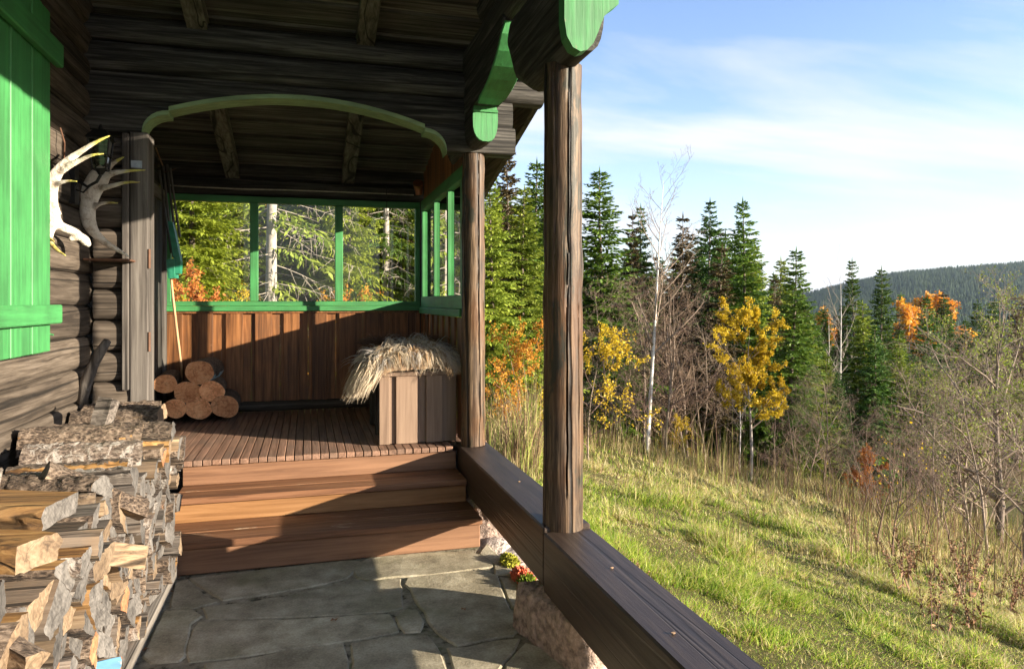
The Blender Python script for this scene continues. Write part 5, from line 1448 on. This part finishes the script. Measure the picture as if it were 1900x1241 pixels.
# behind the back window: light spruce, dead spruce with grey trunk, dark trees
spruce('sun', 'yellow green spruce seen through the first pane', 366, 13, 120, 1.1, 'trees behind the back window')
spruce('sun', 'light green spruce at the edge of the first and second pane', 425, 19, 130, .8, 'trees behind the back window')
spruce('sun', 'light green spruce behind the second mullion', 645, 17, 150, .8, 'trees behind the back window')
me = spruce_meshes(41, 12, 2.6, 'needle_light', z0=.1, droop=.45, ksc=.5, trunk='trunk_grey', thin=.88, dead=.42)
rt = make('dead_spruce', 'dead spruce with pale grey trunk and bare drooping branches in the middle pane', 'tree', me, SPN, 'trees behind the back window'); place(rt, 507, 14.5, s=1.0)
me2 = spruce_meshes(42, 12, 2.3, 'needle', z0=.15, droop=.45, ksc=.5, trunk='trunk_grey', thin=.75, dead=.35)
rt = make('dead_spruce', 'half dead grey spruce leaning in the third pane', 'tree', me2, SPN, 'trees behind the back window'); place(rt, 715, 18, s=.9); rt.rotation_euler = (0, -.05, 1)
spruce('sun', 'light green spruce behind the middle pane', 570, 20, 120, 1.1, 'trees behind the back window')
spruce('light2', 'light green spruce behind the third pane', 745, 19, 140, 1.0, 'trees behind the back window')
ROWLAB2 = {'dark3': 'very dark young spruce on the valley edge', 'dark1': 'green young spruce on the valley edge', 'light': 'sunlit young spruce on the valley edge', 'dark2': 'narrow young spruce on the valley edge'}
WINLAB = {'dark1': 'dark spruce in the forest behind the back window', 'dark2': 'narrow spruce in the forest behind the back window', 'dark3': 'very dark spruce behind the back window', 'light': 'lighter green spruce behind the back window', 'thin': 'thin brownish spruce behind the back window'}
for k in range(22):
    px = 290+(k/21)*560+VR.uniform(-14, 14); dep = VR.uniform(21, 34); key = VR.choice(['dark1', 'dark2', 'dark3', 'thin', 'light'])
    spruce(key, WINLAB[key], px, dep, VR.uniform(60, 240), VR.uniform(.9, 1.2), 'forest behind the back window')

for k in range(14):
    px = 1495+k*17+VR.uniform(-8, 8); dep = VR.uniform(27, 38); key = ('dark3', 'dark1', 'light', 'dark2')[k % 4]
    spruce(key, ROWLAB2[key], px, dep, VR.uniform(590, 700), VR.uniform(1.0, 1.25), 'young spruces on the valley edge')
# birches and other leafless trees
BN = ('trunk', 'branches', 'leaves')
h = height_for(1205, 19, 262)
b1 = branch_tree(8, h, .075, .55, 4, .34, .55, (24, 7, 6, 4), twig='twig_grey', lfrac=.25, wig=.05, lean=.0)
rt = make('birch_tree', 'bare birch with slim white trunk and fine crown against the sky', 'tree', b1, BN, 'birches at the forest edge'); place(rt, 1200, 19, s=h/zm(b1)); rt.rotation_euler = (0, .055, 0)
b2 = branch_tree(9, 11, .09, .5, 4, .35, .6, (16, 6, 5, 4), twig='twig_pale', lfrac=.25, wig=.05, lean=.0)
for px, dep, yt, lab in ((1552, 36, 438, 'thin white birch with airy bare crown before the far hill'), (1528, 40, 530, 'shorter bare birch left of the airy one'), (1372, 22, 640, 'pale thin trunk under the yellow tree')):
    rt = make('birch_tree', lab, 'tree', b2, BN, 'birches at the forest edge'); hh = height_for(px, dep, yt); place(rt, px, dep, s=hh/zm(b2), rz=VR.random()*6)
# brown leafless thicket
al = [branch_tree(60+i, 5.2, .045, .62, 4, .12, .25, (13, 7, 6, 4), 'twig_grey', ('twig_grey', 'twig_brown', 'twig_mauve')[i], .12, lfrac=.36, wig=.13) for i in range(3)]
for k, (px, dep, yt, lab) in enumerate(((1150, 20, 500, 'grey tangle of bare alder left of the birch'), (1232, 19.5, 470, 'bare brown alder right of the birch trunk'), (1275, 21, 520, 'twiggy bare alder between birch and yellow tree'), (1185, 22, 560, 'low bare alder behind the birch foot'), (1310, 21.5, 600, 'small bare alder left of the yellow tree'), (1120, 21, 600, 'bare bush just right of the thick post'),
       (1500, 22, 700, 'bare brown bush right of the yellow tree'), (1440, 20.5, 720, 'thin bare saplings below the yellow tree'), (1760, 24, 610, 'brown bare tree in the valley right of the stocky spruce'), (1795, 22, 590, 'greyish bare tree left of the big twisted one'), (1700, 26, 640, 'bare bush with few leaves in the valley'))):
    rt = make('alder_tree', lab, 'tree', al[k % 3], BN, 'leafless trees and bushes'); place(rt, px, dep, s=height_for(px, dep, yt)/zm(al[k % 3]), rz=VR.random()*6)
for k in range(34):
    px = VR.choice([VR.uniform(1090, 1345), VR.uniform(1090, 1345), VR.uniform(1470, 1620), VR.uniform(1640, 1920), VR.uniform(1640, 1920), VR.uniform(905, 1000)]); dep = VR.uniform(19.5, 25)
    yt = {0: 480, 1: 640, 2: 600}[0 if px < 1345 else (1 if px < 1630 else 2)]+VR.uniform(0, 170)
    rt = make('alder_tree', ('bare brown twigs of a thicket tree around the birch' if px < 1345 else 'bare thicket tree on the valley side') if px > 1010 else 'bare thicket tree between the posts', 'tree', al[k % 3], BN, 'leafless thicket'); place(rt, px, dep, s=height_for(px, dep, yt)/zm(al[k % 3]), rz=VR.random()*6)
for k, (px, dep, yt, me_) in enumerate(((1660, 16, 740, 1), (1745, 15, 720, 0), (1835, 13, 690, 2), (1890, 12, 720, 0), (1800, 16, 660, 1))):
    rt = make('alder_tree', ('bare brown bush right behind the forked sapling', 'bare grey bush between the forked sapling and the gnarled tree', 'bare brown bush in front of the gnarled tree', 'bare grey bush nearest to the right picture edge', 'taller bare brown bush behind the thin pale shoots')[k], 'bush', al[me_], BN, 'brush on the right slope'); place(rt, px, dep, s=height_for(px, dep, yt)/zm(al[me_]), rz=VR.random()*6)
# big twisted tree at the right edge
tw = branch_tree(71, 6.5, .12, .6, 4, .15, .2, (17, 8, 6, 4), 'trunk_spruce', 'twig_grey', .1, 'leaf_green', 2400, .05, lfrac=.38, wig=.16)
rt = make('twisted_tree', 'big gnarled tree with lichen grey twigs at the right edge', 'tree', tw, BN); place(rt, 1852, 17, s=height_for(1852, 17, 485)/zm(tw))
tw2 = branch_tree(72, 4.5, .06, .6, 4, .1, .2, (13, 7, 6, 4), 'twig_grey', 'twig_grey', .2, 'leaf_green', 2600, .05, lfrac=.4, wig=.15)
for px, dep, yt, lab, rz in ((1790, 18, 600, 'grey twiggy shrub with a few yellow leaves left of the gnarled tree', 1), (1895, 15, 575, 'twiggy shrub at the right picture edge', 3), (1830, 20, 560, 'bushy grey shrub behind the gnarled tree', 5), (1745, 17, 700, 'leafy yellowish shrub behind the forked sapling', 2)):
    rt = make('shrub', lab, 'shrub', tw2, BN, 'shrubs'); place(rt, px, dep, s=height_for(px, dep, yt)/zm(tw2), rz=rz)
# yellow tree and bushes
yt_ = branch_tree(36, 5.2, .06, .62, 4, .32, .30, (20, 7, 4, 3), 'trunk_grey', 'twig_grey', .03, 'leaf_yellow', 26000, .058, lfrac=.30, wig=.08)
rt = make('yellow_tree', 'bright yellow leaved tree in front of the dark spruces', 'tree', yt_, BN); place(rt, 1392, 18.5, s=height_for(1392, 18.5, 545)/zm(yt_))
yb = branch_tree(32, 3.2, .03, .6, 4, .15, .35, (10, 6, 4, 3), 'twig_grey', 'twig_brown', .2, 'leaf_orange', 4500, .058, lfrac=.42, wig=.14)
yb2 = branch_tree(33, 3.2, .03, .6, 4, .15, .35, (10, 6, 4, 3), 'twig_grey', 'twig_brown', .2, 'leaf_yellow', 4200, .055, lfrac=.42, wig=.14)
for me, px, dep, yt, lab, rz in ((yb, 985, 13, 580, 'orange leaved bush between the two posts', 0), (yb2, 1092, 14, 590, 'golden leaved bush half behind the thick post', 2), (yb2, 960, 15, 640, 'yellowish bush next to the corner post', 4), (yb2, 1255, 18, 760, 'low yellow leaved shrub at the birch foot', 1)):
    rt = make('autumn_bush', lab, 'bush', me, BN, 'autumn bushes'); place(rt, px, dep, s=height_for(px, dep, yt)/zm(me), rz=rz)
ot = branch_tree(34, 9, .08, .45, 4, .55, .5, (10, 5, 4, 3), 'birch_bark', 'twig_pale', .03, 'leaf_orange', 2600, .22, lfrac=.24, wig=.08)
for px, dep, yt, lab in ((1690, 55, 548, 'orange crowned birch on a slim pale trunk in the valley'), (1712, 85, 538, 'orange treetop left of the pair under the hill'), (1760, 85, 537, 'orange treetop right of the pair under the hill'), (1735, 90, 545, 'orange treetop between the pair under the hill'), (1520, 70, 565, 'small orange treetop left of the airy birch')):
    rt = make('birch_tree', lab, 'tree', ot, BN, 'orange birches in the valley'); place(rt, px, dep, s=height_for(px, dep, yt)/zm(ot), rz=VR.random()*6)
rb = branch_tree(35, 2.6, .03, .65, 4, .08, .3, (12, 6, 5, 3), 'twig_brown', 'twig_brown', .2, 'leaf_rust', 9000, .06, lfrac=.44, wig=.14)
rt = make('autumn_bush', 'rusty orange bush behind the first window pane', 'bush', rb, BN, 'autumn bushes'); place(rt, 345, 11, s=height_for(345, 11, 470)/zm(rb))
rt = make('autumn_bush', 'yellow topped bush low in the first pane', 'bush', yb2, BN, 'autumn bushes'); place(rt, 395, 12.5, s=height_for(395, 12.5, 505)/zm(yb2))
rt = make('autumn_bush', 'dry yellow bush low behind the third pane', 'bush', yb, BN, 'autumn bushes'); place(rt, 660, 15, s=height_for(660, 15, 520)/zm(yb))
rt = make('yellow_tree', 'yellow leaves behind the dark trunk in the first pane', 'tree', yt_, BN); place(rt, 452, 20, s=1.05)
for k, (px, dep, yt, lab) in enumerate(((1600, 19, 815, 'reddish bush at the dark spruce feet'),)):
    rt = make('autumn_bush', lab, 'bush', rb, BN, 'autumn bushes'); place(rt, px, dep, s=height_for(px, dep, yt)/zm(rb), rz=k*2)
# saplings in the meadow
sp_ = [branch_tree(80+i, 2.6, .022, .5, 3, .25, .5, (9, 5, 3), 'twig_brown', 'twig_brown', .12, 'leaf_yellow', 12, .06, lfrac=.42, wig=.12) for i in range(3)]
for k, (px, dep, yt, lab) in enumerate(((1655, 9.3, 735, 'brown forked sapling with bare twigs in the dry grass'), (1625, 10, 745, 'slim brown sapling left of the forked one'), (1590, 13, 800, 'little bare sapling at the thicket edge'), (1770, 11, 800, 'bundle of thin pale shoots on the right slope'), (1735, 12, 790, 'thin bare shoots behind the brown sapling'), (1540, 15, 815, 'low bare sapling below the shaded spruce'))):
    rt = make('sapling', lab, 'sapling', sp_[k % 3], BN, 'bare saplings in the meadow'); place(rt, px, dep, s=height_for(px, dep, yt)/zm(sp_[k % 3]), rz=k*1.3)

# ------------------------------------------------------------------ grass and weeds
def blades(n_target, region, seed, hmin, hmax, w, colfn, lean=.5, seg=2):
    rng = np.random.default_rng(seed)
    xs, ys = region(rng, n_target)
    n = len(xs); zs = np.array([H(float(a), float(b)) for a, b in zip(xs, ys)])-.02
    hh = rng.uniform(hmin, hmax, n)*np.clip(0.55+1.5*np.array([mnoise.noise(Vector((a*1.1, b*1.1, 4)))+.7*mnoise.noise(Vector((a*3.2, b*3.2, 9))) for a, b in zip(xs, ys)]), .3, 1.9)
    az = rng.uniform(0, 2*np.pi, n); ln = np.abs(rng.normal(lean, .3, n))
    # lodged by wind: a common direction that drifts
    wd = np.array([3*mnoise.noise(Vector((a*.35, b*.35, 8))) for a, b in zip(xs, ys)]); az = np.where(rng.random(n) < .55, wd+rng.normal(0, .5, n)+4.2, az)
    dep = xs*SN+ys*CS; ww = w*(0.5+dep/9.0)
    dx, dy = np.cos(az), np.sin(az); sx, sy = -dy, dx
    tw = rng.uniform(-1, 1, n); sx, sy = sx*np.cos(tw)+dx*np.sin(tw), sy*np.cos(tw)+dy*np.sin(tw)
    P = []
    for s in range(seg+1):
        t = s/seg; out = hh*ln*t**1.7; up = hh*(t-.25*ln*t*t)
        cx, cy, cz = xs+dx*out, ys+dy*out, zs+up
        hw = ww*.5*(1-.97*t**1.5)
        P.append((np.stack([cx-sx*hw, cy-sy*hw, cz], 1), np.stack([cx+sx*hw, cy+sy*hw, cz], 1)))
    V = np.stack([q for pr in P for q in pr], 1).reshape(-1, 3); k = 2*(seg+1)
    base = (np.arange(n)*k)[:, None]; Fq = []
    for s in range(seg): Fq.append(np.concatenate([base+2*s, base+2*s+1, base+2*s+3, base+2*s+2], 1))
    F = np.concatenate(Fq, 0)
    C = colfn(xs, ys, rng); C = np.repeat(C, k, axis=0)
    return V, F, C
def wedge_region(d0, d1, p0, p1, xmin=1.33):
    def f(rng, n):
        d = np.sqrt(rng.uniform(d0*d0, d1*d1, n*2)); px = rng.uniform(p0, p1, n*2); u = (px-950)/FPX
        x, y = (u*CS+SN)*d, (CS-u*SN)*d; ok = (x > xmin+.05*np.sin(y*9)); x, y = x[ok][:n], y[ok][:n]
        return x, y
    return f
GREENS = np.array([(.13, .25, .02), (.25, .39, .035), (.38, .48, .06), (.54, .57, .14)]); STRAW = np.array([(.42, .35, .14), (.56, .48, .23), (.36, .27, .12), (.64, .57, .33)])
def grass_col(xs, ys, rng):
    n = len(xs); dep = xs*SN+ys*CS
    f = np.array([mnoise.noise(Vector((a*.55, b*.55, 2)))+.6*mnoise.noise(Vector((a*1.7, b*1.7, 6)))+.5*mnoise.noise(Vector((a*4.2, b*4.2, 1))) for a, b in zip(xs, ys)])
    # drier further down the slope
    dry = 1/(1+np.exp(-( (xs-5.2)*.42+(ys-9)*.10+f*3.2+.15)))
    isd = rng.random(n) < np.clip(dry*.85+.06, .05, .92)
    g = GREENS[rng.integers(0, 4, n)]*(1+.35*f[:, None]); s = STRAW[rng.integers(0, 4, n)]
    c = np.where(isd[:, None], s, g)*rng.uniform(.75, 1.2, n)[:, None]
    return np.clip(c, .01, .8)
parts = [blades(115000, wedge_region(3.0, 7.5, 900, 2100), 1, .06, .17, .0074, grass_col, .75),
         blades(92000, wedge_region(7.0, 13, 860, 2050), 2, .07, .20, .0085, grass_col, .7),
         blades(42000, wedge_region(12.5, 24, 830, 2050), 3, .12, .30, .008, grass_col, .6)]
off = 0; Vs = []; Fs = []; Cs = []
for V, F, C in parts: Vs.append(V); Fs.append(F+off); Cs.append(C); off += len(V)
tag(link('grass', np_mesh('grass', np.concatenate(Vs), np.concatenate(Fs), 'grass', np.concatenate(Cs))), 'green and straw coloured meadow grass on the slope', 'grass', kind='stuff')
def weed_col(xs, ys, rng):
    A = np.array([(.36, .27, .13), (.24, .15, .09), (.17, .10, .07), (.46, .38, .20), (.26, .27, .07), (.12, .075, .05), (.20, .24, .05)])
    return A[rng.integers(0, 7, len(xs))]*rng.uniform(.6, 1.25, len(xs))[:, None]
parts = [blades(4200, wedge_region(15.5, 21, 880, 1560), 5, .3, 1.25, .005, weed_col, .12, 3),
         blades(3500, wedge_region(9, 15, 880, 1000), 6, .5, 1.1, .008, weed_col, .2, 3),
         blades(3800, wedge_region(14, 20, 1540, 2000), 7, .3, 1.3, .005, weed_col, .15, 3),
         blades(1300, wedge_region(8, 13.5, 1560, 2050), 8, .35, 1.0, .008, weed_col, .25, 3),
         blades(160, wedge_region(6, 13, 1090, 1500), 9, .3, .7, .007, weed_col, .3, 3)]
off = 0; Vs = []; Fs = []; Cs = []
for V, F, C in parts: Vs.append(V); Fs.append(F+off); Cs.append(C); off += len(V)
tag(link('weeds', np_mesh('weeds', np.concatenate(Vs), np.concatenate(Fs), 'weed', np.concatenate(Cs))), 'tall dry brown stalks along the forest edge', 'weeds', kind='stuff')

# dry dock plants with dark seed heads
def dock(seed, h=.8):
    rng = random.Random(seed); S = MB(); V = []; F = []
    for k in range(rng.randint(3, 6)):
        a = rng.random()*6.28; le = rng.uniform(.05, .35); p = Vector((rng.uniform(-.08, .08), rng.uniform(-.08, .08), -.05)); d = Vector((math.cos(a)*le, math.sin(a)*le, 1)).normalized(); L = h*rng.uniform(.6, 1.1)
        pts = [p+d*L*s/5+Vector((math.cos(a), math.sin(a), 0))*.10*L*(s/5)**2 for s in range(6)]
        S.tube(pts, [.006, .006, .005, .004, .003, .002], 4, cap=False)
        for q in range(55):
            s = rng.uniform(2.2, 5); i = min(int(s), 4); e = pts[i].lerp(pts[i+1], s-i)+rvec(rng)*.018
            kite(V, F, e, rvec(rng), .03, .022, rvec(rng))
        for q in range(4):
            e = pts[1].lerp(pts[3], rng.random()); kite(V, F, e, (rvec(rng)+Vector((0, 0, -.6))).normalized(), .12, .03, rvec(rng))
    return S.mesh('stalk', 'twig_brown', True), to_mesh('seed_heads', V, F, 'leaf_brown')
DK = [dock(1), dock(2), dock(3)]
spots = [(1085, 985, 4.9, .32, 'dark red seed stalk just past the rail beside the thick post'), (1130, 1015, 4.7, .28, 'dark seed stalk leaning over the rail'), (1165, 1035, 4.6, .30, 'dark seed head close behind the rail, nearest of three')]
for k, (px, py, dep, h_, lab) in enumerate(spots):
    rt = make('dock_plant', lab, 'plant', DK[k], ('stalk', 'seed_heads'), 'dry dock plants'); place(rt, px, dep, s=h_/.8*1.1, rz=k); rt.rotation_euler = (0, .6, 0)
for k in range(11):
    px = VR.choice([1690, 1720, 1745, 1770, 1800, 1830, 1860, 1615, 1650, 1700, 1785, 1880]) + VR.uniform(-15, 15); dep = VR.uniform(5.6, 8.6)
    rt = make('dock_plant', 'brown withered dock plant on the lower right slope', 'plant', DK[k % 3], ('stalk', 'seed_heads'), 'withered plants on the right slope'); place(rt, px, dep, s=VR.uniform(.6, .95), rz=VR.random()*6)
# moss cushion, sedum by the floor edge
def cushion(name, px, py, z, r, mat, label, n, ls, seed):
    rng = random.Random(seed); c = on_z(px, py, z); V = []; F = []
    for k in range(n):
        a = rng.random()*6.28; q = r*math.sqrt(rng.random()); p = Vector((c.x+q*math.cos(a)*.7, c.y+q*math.sin(a)*1.3, z-.01+.5*r*(1-(q/r)**2)))
        kite(V, F, p, (rvec(rng)*.7+Vector((0, 0, .9))).normalized(), ls*rng.uniform(.7, 1.3), ls*.6, rvec(rng))
    tag(link(name, to_mesh(name, V, F, mat)), label, 'plant')
cushion('moss_cushion', 945, 1043, .0, .07, 'moss', 'yellow moss cushion on the stones below the rail', 500, .03, 1)
cushion('sedum_plant', 968, 1073, .0, .07, 'sedum', 'red leaved sedum at the floor edge below the rail', 420, .04, 2)
cushion('sedum_plant', 979, 1088, .0, .05, 'leaf_green', 'small green rosette plant next to the red sedum', 160, .05, 3)
cushion('weed_tuft', 1005, 1190, .0, .03, 'leaf_green', 'tiny green weed in the floor crack by the granite block', 60, .03, 4)

HAZE_D = 0.00007
# ------------------------------------------------------------------ the air
m = MB(); m.box((-700, -300, -75), (2400, 2300, 110)); hz = m.build('haze', 'iron'); hz.data.materials.clear(); tag(hz, kind='stuff')
mh = bpy.data.materials.new('haze_air'); mh.use_nodes = True; nt = mh.node_tree; nt.nodes.clear()
o_ = nt.nodes.new('ShaderNodeOutputMaterial'); pv = nt.nodes.new('ShaderNodeVolumePrincipled'); pv.inputs['Color'].default_value = (.62, .78, 1.0, 1); pv.inputs['Density'].default_value = HAZE_D; pv.inputs['Anisotropy'].default_value = 0.2
nt.links.new(pv.outputs[0], o_.inputs['Volume']); hz.data.materials.append(mh); MATS['haze_air'] = mh
